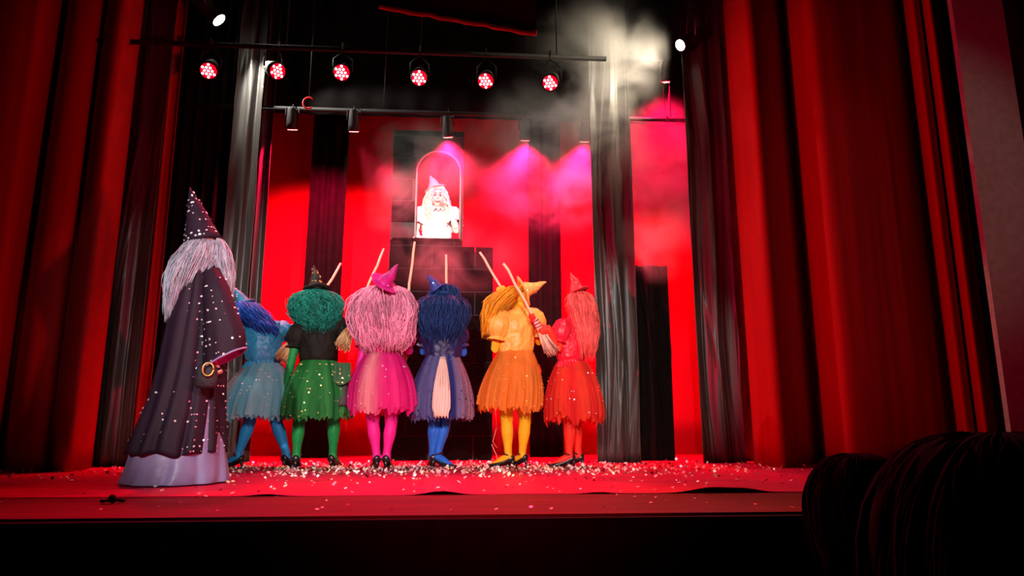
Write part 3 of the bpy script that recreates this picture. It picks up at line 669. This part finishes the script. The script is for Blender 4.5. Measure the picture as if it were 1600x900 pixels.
hat(t, P(817, 455, Y0-.05), P(854, 441, Y0-.04), .080, .150, mat('yellow_hat', (.84, .48, .12), .55), M_GOLD, nsp=70)
q = P(838, 580, Y0-.05)
MB().tube([q+Vector((0, 0, .06)), q, q-Vector((0, 0, .08))], [(.02, .03), (.035, .05), (.02, .03)], 12).obj('hip_pouch', mat('red_pouch', (.65, .05, .02), .5, bump=.3), t)
shoe(t, J['aL'], J['fL']); shoe(t, J['aR'], J['fR'])

# --- red
Y0 = 6.21
t, J = dancer(Y0, (893, 727), 'dancer all in red with long coral hair, turned to the left', dict(
    pel=(894, 590), chest=(889, 530), neck=(895, 500, .0), head=(901, 475, .0), sL=(878, 510, -.12), sR=(897, 510, .14), eL=(872, 548, -.15), wL=(852, 530, -.08), eR=(878, 548, .2), wR=(855, 520, .1),
    kL=(891, 662, -.05), kR=(900, 662, .07), aL=(889, 715, -.05), aR=(903, 714, .07), fL=(-1, .1), fR=(-.8, .3)), None, None, None)
tip, foot = P(787, 411, 5.91), P(865, 552, 6.05); bd = (tip-foot).normalized()
broom(tip, foot, 'pale bristled broom held across by the red dancer, binding and bristles in full view', seed=6, bl=.33, col=mat('pale_straw', (.72, .50, .36), .7, var=.2, island=.35))
grip(J, 'L', along(tip, foot, .24), bd, (0, 1, 0)); grip(J, 'R', along(tip, foot, .40), bd, (0, -1, 0))
make_body(t, J, (-.85, .5), tights('red_tights', (.72, .03, .015)), tights('red_paint_and_lamplight', (.65, .03, .04)), head_up=Vector((.12, 0, 1)))
blouse(t, J, (-.85, .5), satin('red_satin', (.62, .008, .03)), seed=19, sleeve_r=.088)
sk = skirt(t, P(894, 566, Y0), P(897, 655, Y0), (.145, .135), (.275, .30), 0, bandcol((.62, .012, .02), (.80, .07, .03), 21), M_TULLE, seed=21, hem=.06)
sequins('sequins', sk, sk, 90, .0062, M_SILVER, 8, off=-.010)
wig(t, hairm('coral_hair', (.80, .10, .09)), [sec(903, 455, Y0, 6, .05), sec(904, 461, Y0, 19, .11), sec(907, 475, Y0-.02, 23, .14), sec(912, 497, Y0-.05, 21, .13), sec(916, 520, Y0-.08, 18, .11), sec(917, 540, Y0-.09, 15, .08), sec(916, 557, Y0-.09, 11, .05)], 650, seed=6, face=(-.85, .45), fhalf=.8, frizz=.07)
hat(t, P(903, 456, Y0-.02), P(892, 426, Y0), .075, .108, mat('red_hat', (.50, .015, .03), .5), mat('red_sequin', (.8, .1, .1), .3, .8), nsp=60)
shoe(t, J['aL'], J['fL']); shoe(t, J['aR'], J['fR'])

# ------------------------------------------------------------------ the wizard
Y0 = 4.85
b0 = FL(280, 757); p = P(285, 757, Y0)
t = thing('person', (p.x, Y0, 0), 'wizard in a dark sequinned robe and tall pointed hat with long white hair', 'person')
J = joints(Y0, dict(pel=(302, 570), chest=(312, 490), neck=(318, 425), head=(322, 390), sL=(300, 442, .14), sR=(338, 442, -.12), eL=(310, 520, .2), wL=(338, 545, .22), eR=(338, 515, -.14), wR=(334, 562, -.12),
    kL=(300, 660, .08), kR=(308, 660, -.08), aL=(298, 730, .1), aR=(312, 730, -.08), fL=(.9, .4), fR=(.9, .4)), heels=False)
for k in ('wR',): J['hR'] = (Vector((.15, 0, -1)), Vector((1, .3, 0)), 1.0)
make_body(t, J, (.75, .65), mat('dark_tunic', (.02, .015, .025), .8), mat('pale_skin', (.62, .38, .30), .55, var=.06), heels=False, skin_hands=True, girth=1.05)
M_ROBE = mat('plum_black_robe', (.020, .008, .020), .65, spec=.2, var=.25, scale=6, bump=.25, bscale=14, stretch=(1, 1, .3))
M_LAV = mat('lavender_satin', (.26, .22, .42), .42, var=.15, scale=6, bump=.4, bscale=9, sheen=.1)
def rsec(py, l, r, d, dy=0): return (P((l+r)/2, py, Y0+dy), Vector(((r-l)/2*Y0/F, 0, 0)), Vector((0, d, 0)))
def robe(name, secs, m, par, K=34, n=150, pl=.05, seed=0, nfold=13, hem=.02, cols=None):
    A = sections(secs, K); rings = []
    for i in range(K):
        t_ = i/(K-1); r_ = []
        for k in range(n):
            th = 2*math.pi*k/n; nz_ = noise.noise(Vector((math.cos(th)*2.5, math.sin(th)*2.5, seed+t_*1.2)))
            q = 1+pl*(.25+.75*t_)*(math.sin(th*nfold+4*nz_+t_)+1.3*nz_)
            v_ = A[i, :3]+(A[i, 3:6]*math.cos(th)+A[i, 6:9]*math.sin(th))*q
            v_[2] += hem*t_**4*(nz_*1.5+.5*math.sin(th*7)); r_.append(v_)
        rings.append(r_)
    o = MB().loft(rings, cap=False).obj(name, m, par); s_ = o.modifiers.new('s', 'SOLIDIFY'); s_.thickness = .006; s_.offset = -1
    return o
ur = robe('under_robe', [rsec(600, 250, 340, .20), rsec(650, 238, 341, .24), rsec(700, 221, 342, .28), rsec(735, 210, 344, .30), (Vector((P(273, 757, Y0).x, Y0, .012)), Vector((.325, 0, 0)), Vector((0, .31, 0)))], M_LAV, t, pl=.035, seed=5, nfold=9, hem=.0, K=26)
rb = robe('robe', [rsec(408, 310, 338, .08), rsec(418, 300, 346, .13), rsec(440, 287, 351, .19), rsec(480, 277, 352, .21), rsec(530, 266, 348, .21), rsec(580, 255, 345, .22), rsec(630, 242, 343, .25), rsec(670, 226, 343, .29), rsec(706, 212, 343, .32)], M_ROBE, t, seed=2, hem=.018, pl=.055)
sequins('sequins', rb, rb, 120, .007, M_SILVER, 11, keep=lambda c: c.z < .62 or (c.x > P(310, 500, Y0).x), off=-.012)
sequins('sequins', rb, rb, 200, .0068, mat('pink_sequin_robe', (.85, .5, .7), .3, .3), 12, keep=lambda c: c.x > P(316, 600, Y0).x, off=-.012)
# bell sleeve on the near arm
ss = [(P(330, 425, Y0-.12), Vector((.05, 0, .03)), Vector((0, .07, 0))), (P(338, 455, Y0-.17), Vector((.085, 0, .02)), Vector((0, .08, 0))), (P(345, 495, Y0-.19), Vector((.115, 0, .02)), Vector((0, .085, 0))), (P(350, 530, Y0-.19), Vector((.135, 0, .04)), Vector((0, .09, 0))), (P(352, 560, Y0-.18), Vector((.135, 0, .075)), Vector((0, .095, 0)))]
A = sections(ss, 18); rings = []
for i in range(18):
    r_ = []
    for k in range(60):
        th = 2*math.pi*k/60; nz_ = noise.noise(Vector((math.cos(th)*2, math.sin(th)*2, 3+i*.08)))
        r_.append(Vector(A[i, :3]+(A[i, 3:6]*math.cos(th)+A[i, 6:9]*math.sin(th))*(1+.10*nz_*(.3+i/18))))
    rings.append(r_)
sl = MB().loft(rings, cap=False).obj('sleeve', M_ROBE, t)
MB().loft([[lerp(v, Vector(A[i, :3]), .06) for v in rings[i]] for i in range(17, 8, -1)], cap=False).obj('sleeve_lining', M_LAV, sl)
MB().tube(rings[-1]+[rings[-1][0]], .0075, 6, False).obj('sleeve_trim', M_LAV, sl)
sequins('sequins', sl, sl, 90, .0075, M_SILVER, 13, off=-.006)
# far sleeve
ss = [(P(302, 432, Y0+.13), Vector((.05, 0, .03)), Vector((0, .07, 0))), (P(312, 480, Y0+.2), Vector((.09, 0, .02)), Vector((0, .09, 0))), (P(335, 530, Y0+.24), Vector((.12, 0, .05)), Vector((0, .10, 0))), (P(352, 556, Y0+.25), Vector((.09, 0, .12)), Vector((0, .10, 0)))]
A = sections(ss, 14)
MB().loft([[Vector(A[i, :3]+A[i, 3:6]*math.cos(2*math.pi*k/40)+A[i, 6:9]*math.sin(2*math.pi*k/40)) for k in range(40)] for i in range(14)], cap=False).obj('sleeve', M_ROBE, t)
# hair: back fall and a beard side
M_WH = mat('white_lavender_hair', (.44, .42, .52), .5, var=.15, island=.35, spec=.4)
wig(t, M_WH, [sec(320, 376, Y0, 14, .08), sec(319, 383, Y0, 25, .13), sec(312, 400, Y0-.03, 30, .15), sec(302, 418, Y0-.06, 32, .16), sec(291, 442, Y0-.08, 28, .15), sec(280, 468, Y0-.08, 19, .12), sec(270, 495, Y0-.08, 10, .06)], 900, seed=7, face=(.9, .4), fhalf=.7, frizz=.06, wd=.006)
wig(t, M_WH, [sec(343, 374, Y0-.0, 6, .05), sec(347, 392, Y0, 12, .08), sec(351, 415, Y0-.02, 12, .08), sec(355, 438, Y0-.04, 9, .05), sec(359, 462, Y0-.04, 4, .03)], 260, seed=8, frizz=.12, wd=.005, name='beard')
M_WH2 = mat('plum_hat', (.022, .010, .024), .65, var=.2, spec=.2)
hb = P(318, 379, Y0)
ho = hat(t, hb, P(297, 293, Y0+.02), .124, .130, M_WH2, M_SILVER, nsp=120, sr=.0085, bend=0)
# pouch with a gold ring in the near hand
q = P(322, 590, Y0-.30)
pb = thing('pouch', q-Vector((0, 0, .07)), 'small dark pouch with a gold ring hanging from the wizard\'s hand', 'bag')
MB().tube([q+Vector((0, 0, .075)), q+Vector((0, 0, .055)), q, q-Vector((0, 0, .05)), q-Vector((0, 0, .068))], [(.03, .055), (.034, .068), (.04, .075), (.036, .07), (.02, .055)], 18, hint=(0, 1, 0)).obj('bag', mat('pouch_cloth', (.02, .012, .02), .7, bump=.4), pb)
rc = P(325, 577, Y0-.36)
MB().tube([rc+Vector((.030*math.cos(a), .012*math.cos(a), .042*math.sin(a))) for a in np.linspace(0, 2*math.pi, 29)], .0065, 8).obj('ring', mat('old_gold', (.65, .42, .12), .35, .9), pb)

# ------------------------------------------------------------------ woman in white at the window
Y0 = 7.42
sY = Y0
t = thing('person', (P(683, 500, Y0).x, Y0, PLAT), 'smiling woman in white blouse and pointed hat, hand at her cheek, in the tower window', 'person')
J = joints(Y0, dict(pel=(683, 398), chest=(682, 352), neck=(682, 326), head=(683, 309), sL=(703, 333), sR=(662, 333), eL=(709, 353, -.10), wL=(702, 340, -.16), eR=(657, 354, -.06), wR=(656, 373, -.12),
    kL=(690, 460), kR=(676, 460), aL=(690, 520), aR=(676, 520), fL=(.1, -1), fR=(-.1, -1)), heels=False)
J['pel'].z = J['neck'].z-.52; J['chest'].z = J['neck'].z-.20
base_z = PLAT
for k in 'LR': J['k'+k].z = base_z+.44; J['a'+k].z = base_z+.085
J['sL'] = Vector((J['neck'].x+.175, Y0, J['neck'].z-.05)); J['sR'] = Vector((J['neck'].x-.175, Y0, J['neck'].z-.05))
J['head'] = J['neck']+Vector((.005, -.02, .125)); J['fd'] = Vector((.12, -1, -.18))
J['hL'] = (Vector((-.15, .1, 1)), Vector((-.8, .4, .1)), .35); J['hR'] = (Vector((.2, -.9, -.1)), Vector((0, 0, -1)), .25)
J['tL'] = 1; J['tR'] = -1
J['wL'] = J['head']+Vector((.15, -.13, -.15)); J['eL'] = J['neck']+Vector((.235, -.15, -.30)); J['wR'] = Vector((J['neck'].x-.185, Y0-.17, wz0+.03)); J['eR'] = J['neck']+Vector((-.23, -.06, -.28))
M_WHITE = mat('white_cotton', (.80, .78, .74), .7, var=.06, bump=.3, bscale=16)
bo = make_body(t, J, (.03, -1), mat('white_under', (.75, .72, .68), .7), mat('pale_makeup', (.74, .58, .50), .5, var=.04), heels=False, head_up=Vector((.05, -.05, 1)), skin_arms=True, skin_hands=True, vox=.006)
H, AX = J['_H'], J['_AX']
MB().tube([H(-.032, .088, -.058), H(-.015, .100, -.069), H(0, .104, -.073), H(.015, .100, -.069), H(.032, .088, -.058)], [.003, .006, .008, .006, .003], 8).obj('lips', mat('red_lips', (.16, .02, .02), .4), t)
for s_ in (-1, 1): MB().tube([H(s_*.012, .096, .030), H(s_*.032, .092, .038), H(s_*.052, .076, .032)], [.003, .005, .003], 6).obj('eyebrow', mat('brown_brow', (.14, .07, .04), .7), t)
blouse(t, J, (.03, -1), M_WHITE, seed=23, sleeve_r=.112, t1=.62)
rings = []
for i, (r0, dz) in enumerate(((.075, .0), (.11, -.02), (.17, -.05))):
    rings.append([J['neck']+Vector((r0*1.1*math.cos(k*2*math.pi/80), r0*.8*math.sin(k*2*math.pi/80)-.01, dz+.010*i*math.sin(k*1.7))) for k in range(80)])
MB().loft(rings, cap=False).obj('collar_ruffle', M_WHITE, t)
hd = J['head']
def hs(dx, dz, w_, d_, dy=0): return (hd+Vector((dx, dy+.01, dz)), Vector((w_, 0, 0)), Vector((0, d_, 0)))
wig(t, mat('blonde_hair', (.88, .80, .64), .5, var=.08, island=.2), [hs(0, .135, .02, .02), hs(0, .12, .07, .08), hs(0, .07, .105, .115), hs(0, .0, .125, .12), hs(.0, -.08, .145, .12), hs(.01, -.18, .165, .12, -.02), hs(.02, -.28, .16, .11, -.03), hs(.02, -.36, .11, .08, -.03)], 900, seed=9, face=(.05, -1), fhalf=.62, ft=.24, frizz=.06, wave=.10)
hat(t, hd+Vector((-.025, .02, .105)), hd+Vector((-.085, .02, .275)), .085, .125, mat('pale_pink_hat', (.72, .42, .40), .6), None)
for k in 'LR':
    an, dr = J['a'+k], J['f'+k]
    MB().tube([an+Vector((0, 0, -.05))-dr*.06, an+Vector((0, 0, -.05)), an+Vector((0, 0, -.06))+dr*.1, an+Vector((0, 0, -.068))+dr*.18], [.03, .036, .036, .018], 10).obj('shoe', M_SHOE, t)
MB().loft([[J['pel']+Vector((r_*math.cos(k*.1571), r_*.85*math.sin(k*.1571), z_)) for k in range(40)] for r_, z_ in ((.14, .14), (.18, .02), (.20, -.2), (.24, -.46))], cap=False).obj('skirt', M_WHITE, t)

# ------------------------------------------------------------------ heads of the audience
def spectator(px, py, Y0, label, hair_c, seed, wide, lean):
    hd = P(px, py, Y0); fl_ = -1.35
    t_ = thing('person', (hd.x, Y0, fl_), label, 'person')
    n = hd-Vector((0, -.01, .14)); z0 = n.z
    V_ = lambda dx, dy, z_: Vector((hd.x+dx, Y0+dy, z_))
    J = dict(pel=V_(0, -.06, z0-.52), chest=V_(0, -.03, z0-.24), neck=n, head=hd, sL=V_(-.17, 0, z0-.07), sR=V_(.17, 0, z0-.07), eL=V_(-.22, .05, z0-.34), eR=V_(.22, .05, z0-.34), wL=V_(-.10, .26, z0-.42), wR=V_(.10, .26, z0-.42),
             kL=V_(-.11, .42, z0-.5), kR=V_(.11, .42, z0-.5), aL=V_(-.11, .45, fl_+.085), aR=V_(.11, .45, fl_+.085), fL=Vector((0, 1, 0)), fR=Vector((0, 1, 0)))
    make_body(t_, J, (0, 1), mat('dark_coat', (.006, .006, .007), .9), mat('dim_skin', (.3, .2, .16), .6), heels=False, vox=.010)
    hx = lambda dz, w_, d_, dy=0, dx=0: (hd+Vector((dx, dy, dz)), Vector((w_, 0, 0)), Vector((0, d_, 0)))
    wig(t_, mat(hair_c[0], hair_c[1], .95, island=.3, spec=.02), [hx(.145, .02, .03), hx(.13, .06*wide, .07), hx(.08, .092*wide, .105), hx(.0, .10*wide, .12), hx(-.08, .098*wide, .11, -.02), hx(-.17, .10*wide+lean, .09, -.03), hx(-.26, .11*wide+lean, .07, -.05)], 900, seed=seed, face=(0, 1), frizz=.015, wd=.004, core=.97)
    # seat under the sitter
    s_ = thing('theatre_seat', (hd.x, Y0-.1, fl_), label.replace('spectator', 'seat of the spectator'), 'seat')
    zs_ = z0-.66
    MB().box((hd.x-.22, Y0-.16, zs_-.08), (hd.x+.22, Y0+.26, zs_)).obj('seat', M_PIT, s_, False, .02)
    MB().box((hd.x-.22, Y0-.27, zs_-.05), (hd.x+.22, Y0-.19, z0-.24)).obj('backrest', M_PIT, s_, False, .02)
    for sx in (-.2, .2): MB().box((hd.x+sx-.02, Y0-.1, fl_), (hd.x+sx+.02, Y0+.16, zs_-.08)).obj('leg', M_METAL, s_, False)
spectator(1348, 818, 1.45, 'dark-haired spectator in silhouette at lower right, nearest the stage', ('black_hair', (.004, .003, .003)), 31, 1.0, 0)
spectator(1585, 940, 0.60, 'broad dark spectator filling the lower right corner of the view', ('dark_brown_hair', (.004, .003, .003)), 32, 1.12, .02)

# ------------------------------------------------------------------ stage lighting hung overhead
def pipe(name, a, b, label):
    t_ = thing(name, lerp(a, b, .5), label, 'lighting batten')
    MB().tube([a, b], .024, 10).obj('pipe', M_METAL, t_)
    for k in (.1, .37, .63, .9):
        q = lerp(a, b, k); MB().tube([q, Vector((q.x, q.y, 6.6))], .006, 6).obj('hanger_wire', M_METAL, t_)
LY = 6.05
zf = P(600, 96, LY).z+.11
pipe('lighting_batten', Vector((-3.6, LY+.0, zf)), Vector((1.35, LY+.0, zf)), 'long black lighting batten carrying the front row of red lamps')
LYb = 7.0; zbk = P(600, 190, LYb).z+.12
pipe('lighting_batten', Vector((-3.2, LYb, zbk)), Vector((2.9, LYb, zbk)), 'black batten at the rear carrying the small red lamps')
M_LENS = emit('red_lens', (1, .0, .02), .9); M_LED = emit('led_hot', (1, .62, .62), 9); M_LEDB = emit('led_hot_rear', (1, .25, .25), 6)
def led(px, py, Y, aim, label, r=.072, power=60, ang=50, zpipe=None, led_m=M_LED, group='red LED lamps', rear=False):
    c = P(px, py, Y); t_ = thing('led_lamp', c, label, 'stage lamp', group)
    d = (aim-c).normalized(); a = d.cross(Vector((0, 0, 1))).normalized(); b = a.cross(d)
    MB().tube([c-d*.22, c-d*.20, c-d*.06, c+d*.012], [r*.55, r*.8, r*1.08, r*1.18], 20).obj('housing', M_METAL, t_)
    MB().tube([c+d*.010, c+d*.016], [r*1.02, r*1.0], 24).obj('lens', M_LENS, t_)
    mb = MB(); s_ = r*.47
    pts = [(x_*s_+(.5*s_ if y_ % 2 else 0), y_*s_*.87) for y_ in range(-2, 3) for x_ in range(-2, 3)]
    pts = sorted(pts, key=lambda q: (q[0]-.12*s_)**2+q[1]**2)[:12]
    for x_, y_ in pts: mb.ball(c+d*.018+a*x_+b*y_, (s_*.33, s_*.33, s_*.2), (a, b, d), 8, 5)
    mb.obj('led_array', led_m, t_)
    zp = zpipe
    ya = [c-d*.1+a*(r*1.25), c-d*.1+a*(r*1.25)+Vector((0, 0, .12)), Vector((c.x, Y+.02, zp-.05)), c-d*.1-a*(r*1.25)+Vector((0, 0, .12)), c-d*.1-a*(r*1.25)]
    MB().tube(ya, .008, 6).obj('yoke', M_METAL, t_)
    q = Vector((c.x, Y+.0, zp)); MB().tube([q+Vector((0, .03*math.cos(k), .03*math.sin(k))) for k in np.linspace(-1.3, 4.4, 12)], .007, 6).obj('hook_clamp', M_METAL, t_)
    if power: spot('led_beam', c+d*.05, aim, RED, power, ang, .8, .06, t_)
    return t_
names = ['leftmost red LED lamp of the front row, behind the wizard\'s hat', 'second red LED lamp of the front row, turned sideways beside the lit leg', 'third and brightest red LED lamp of the front row', 'fourth red LED lamp of the front row, above the tower window', 'fifth red LED lamp of the front row', 'rightmost red LED lamp of the front row, at the edge of the smoke']
aims = [(-1.6, 2.4, .3), (.9, 3.2, 1.2), (-.75, 1.5, .3), (-.3, 2.2, .3), (-.3, 2.2, .2), (-.4, 2.2, .2)]
for i, (px, py) in enumerate(((326, 110), (433, 111), (534, 113), (655, 121), (759, 126), (860, 129))):
    led(px, py, LY-.06, Vector(aims[i]), names[i], power=420, ang=78, zpipe=zf)
names = ['small red LED lamp before the leftmost lit strip of backcloth', 'small red LED lamp above the second lit strip of backcloth', 'small rear LED lamp right of the tower, dim in the smoke', 'small rear LED lamp at the right, above the red dancer', 'single rear red lamp glowing beside the smoke at upper right', 'small rear LED lamp, unseen and added, above the tower window']
for i, (px, py) in enumerate(((457, 200), (553, 203), (820, 217), (912, 219), (1040, 126), (700, 212))):  # last lamp is unseen, added to light the centre of the rear
    c = P(px, py, LYb)
    led(px, py, LYb-.03, Vector((c.x+(0, 0, .0, 0, .1, .2)[i], 8.25, .8)), names[i], r=.055, power=(620, 560, 800, 700, 620, 500)[i], ang=125, zpipe=zbk, led_m=M_LEDB, group='small rear LED lamps')
def profile(px, py, Y, aim, power, ang, label, col=WARM, st=14, r=.072, zc=.35):
    c = P(px, py, Y); t_ = thing('spotlight', c, label, 'stage lamp', 'white spotlights')
    d = (Vector(aim)-c).normalized(); a = d.cross(Vector((0, 0, 1))).normalized()
    MB().tube([c-d*.36, c-d*.34, c-d*.16, c-d*.15, c+d*.0, c+d*.012], [r*.7, r*1.1, r*1.15, r*.95, r*1.08, r*1.12], 20).obj('housing', M_METAL, t_)
    MB().tube([c+d*.010, c+d*.018, c+d*.026], [r, r*.96, r*.6], 24).obj('lens', emit('white_lens', (1, .95, .82), st), t_)
    for s_ in (-1, 1): MB().tube([c-d*.18+a*(s_*r*1.2), c-d*.18+a*(s_*r*1.25)+Vector((0, 0, zc*.6)), c-d*.18+Vector((0, 0, zc))], .009, 6).obj('yoke', M_STEEL, t_)
    q = c-d*.18+Vector((0, 0, zc)); MB().tube([q+Vector((0, .03*math.cos(k), .03+.03*math.sin(k))) for k in np.linspace(-1.3, 4.4, 12)], .008, 6).obj('hook_clamp', M_STEEL, t_)
    MB().tube([q, Vector((q.x, q.y, 6.6))], .018, 8).obj('drop_pipe', M_METAL, t_)
    spot('spot_beam', c+d*.05, aim, col, power, ang, .35, .05, t_)
lady = P(682, 335, 7.4)
profile(341, 30, 6.5, P(428, 125, 6.62), 330, 84, 'white spotlight at upper left, lighting the leg curtain beside it', (1, .95, .84), 20)
profile(1064, 70, 6.48, P(640, 330, 5.6), 175, 135, 'warm white spotlight at upper right inside the smoke', (1, .84, .60), 12, .06)
# C-shaped clamp
c = P(482, 161, 6.6)
t = thing('c_clamp', c, 'red-lit C-shaped clamp hanging below the front batten', 'clamp')
mb = MB(); mb.tube([c+Vector((.055*math.cos(k), 0, .062*math.sin(k))) for k in np.linspace(.75, 5.5, 16)], .010, 8); mb.obj('hook', mat('red_paint_and_lamplight', (.6, .03, .04), .6), t)  # red lamplight on the clamp is put into its base colour
MB().tube([c+Vector((0, .01, .06)), Vector((c.x, c.y+.01, 6.6))], .004, 6).obj('hanger_wire', M_METAL, t)

# ------------------------------------------------------------------ floor litter
mb = MB(); rg = random.Random(5)
def flake(x, y, r, tilt):
    a_ = rg.uniform(0, 6.28); u = Vector((math.cos(a_), math.sin(a_), rg.uniform(-tilt, tilt))); v_ = Vector((-math.sin(a_), math.cos(a_), rg.uniform(-tilt, tilt))); c_ = Vector((x, y, .006+r*(abs(u.z)+abs(v_.z))*1.05))
    mb.mi = rg.choice((0, 0, 0, 1, 1, 2, 3))
    mb.add([c_+u*r+v_*r, c_-u*r+v_*r, c_-u*r-v_*r, c_+u*r-v_*r], [(0, 1, 2, 3)])
for i in range(2900): flake(rg.gauss(-.15, 1.45), rg.gauss(6.0, .42), rg.uniform(.004, .012), .9)
for i in range(420): flake(rg.uniform(-3.4, 3.2), rg.uniform(4.1, 6.2), rg.uniform(.004, .011), .5)
for i in range(60): flake(rg.uniform(-2.4, 2), rg.uniform(3.3, 4.0), rg.uniform(.004, .010), .4)
o = mb.obj('confetti', [mat('confetti_silver', (.95, .92, .9), .35, .15), mat('confetti_gold', (.95, .78, .5), .35, .2), mat('confetti_pink', (.85, .3, .4), .4), mat('confetti_dark', (.06, .02, .03), .5)], None, False)
tag(o, 'silver and gold confetti scattered over the red stage floor', 'confetti', 'stuff')
c = FL(176, 787); me = rumple(remesh(MB().ball(c+Vector((0, 0, .016)), (.022, .018, .02)).ball(c+Vector((.03, .02, .008)), (.03, .02, .009)).ball(c+Vector((-.035, 0, .007)), (.035, .02, .008)), .006, 2), .012, 40)
o = mesh_obj('crumpled_cloth', me, M_BLACKFLAT); o.location.z = 0.001; tag(o, 'crumpled black scrap lying on the apron in front of the wizard', 'scrap')
c = P(772, 722, 6.9)
o = MB().tube([P(774, 640, 6.55), P(776, 668, 6.55), P(770, 690, 6.55), P(777, 700, 6.55), P(768, 694, 6.55), P(776, 712, 6.55), Vector((P(778, 722, 6.55).x, 6.55, .006))], .0035, 6).obj('paper_streamer', mat('cream_paper', (.7, .5, .4), .7))
tag(o, 'thin crinkled streamer dangling to the floor below the yellow skirt', 'streamer')

# ------------------------------------------------------------------ smoke
def smoke(name, lo, hi, blobs, label, scale=1.6, thr=(.42, .72), dens=1.0, seed=0, aniso=.1, base=0.0):
    o = MB().box(lo, hi).obj(name, None or bpy.data.materials.new(name), None, False); m = o.data.materials[0]; m.use_nodes = True
    nt = m.node_tree; N = nt.nodes; L = nt.links; N.clear(); out = N.new('ShaderNodeOutputMaterial'); vs = N.new('ShaderNodeVolumeScatter')
    vs.inputs['Anisotropy'].default_value = aniso; vs.inputs['Color'].default_value = (.95, .92, .9, 1)
    g = N.new('ShaderNodeNewGeometry'); nz = N.new('ShaderNodeTexNoise'); nz.inputs['Scale'].default_value = scale; nz.inputs['Detail'].default_value = 5; nz.inputs['Roughness'].default_value = .58; nz.inputs['Distortion'].default_value = .7
    ad = N.new('ShaderNodeVectorMath'); ad.operation = 'ADD'; ad.inputs[1].default_value = (seed, seed*.7, 0); L.new(g.outputs['Position'], ad.inputs[0]); L.new(ad.outputs[0], nz.inputs['Vector'])
    mr = N.new('ShaderNodeMapRange'); mr.interpolation_type = 'SMOOTHSTEP'; mr.inputs[1].default_value, mr.inputs[2].default_value = thr; L.new(nz.outputs[0], mr.inputs[0])
    tot = None
    for c, s_, amp in blobs:
        sb = N.new('ShaderNodeVectorMath'); sb.operation = 'SUBTRACT'; sb.inputs[1].default_value = c; L.new(g.outputs['Position'], sb.inputs[0])
        dv = N.new('ShaderNodeVectorMath'); dv.operation = 'DIVIDE'; dv.inputs[1].default_value = s_; L.new(sb.outputs[0], dv.inputs[0])
        ln = N.new('ShaderNodeVectorMath'); ln.operation = 'LENGTH'; L.new(dv.outputs[0], ln.inputs[0])
        mp = N.new('ShaderNodeMapRange'); mp.interpolation_type = 'SMOOTHSTEP'; mp.inputs[1].default_value = 1; mp.inputs[2].default_value = 0; mp.inputs[3].default_value = 0; mp.inputs[4].default_value = amp; L.new(ln.outputs['Value'], mp.inputs[0])
        if tot is None: tot = mp.outputs[0]
        else:
            q = N.new('ShaderNodeMath'); L.new(tot, q.inputs[0]); L.new(mp.outputs[0], q.inputs[1]); tot = q.outputs[0]
    mu = N.new('ShaderNodeMath'); mu.operation = 'MULTIPLY_ADD'; mu.inputs[2].default_value = base; L.new(tot, mu.inputs[0]); L.new(mr.outputs[0], mu.inputs[1])
    m2 = N.new('ShaderNodeMath'); m2.operation = 'MULTIPLY'; m2.inputs[1].default_value = dens; L.new(mu.outputs[0], m2.inputs[0])
    L.new(m2.outputs[0], vs.inputs['Density']); L.new(vs.outputs[0], out.inputs['Volume'])
    tag(o, label, 'smoke', 'stuff'); return o
smoke('smoke', (-1.9, 6.0, 1.3), (3.5, 8.15, 5.7), [
    (P(970, 75, 6.5), (.55, .5, .95), 1.3), (P(1030, -10, 6.6), (1.2, .6, .7), 2.0), (P(915, 130, 6.5), (.9, .6, 1.1), 2.4), (P(870, 215, 6.6), (.9, .6, .95), 2.3),
    (P(690, 250, 7.0), (1.0, .5, .6), 1.0), (P(1012, 385, 6.85), (.5, .3, .5), 3.2), (P(620, 300, 7.0), (.4, .4, .9), 1.2), (P(860, 290, 7.4), (1.1, .7, .7), 2.0), (P(1040, 260, 7.4), (.9, .7, .9), 1.6), (P(700, 400, 6.9), (1.0, .5, .5), 1.0), (P(1080, 350, 7.1), (.7, .6, .6), 1.2)],
    'pale stage smoke drifting from upper right across the tower window', dens=1.0, thr=(.38, .66), scale=1.9)
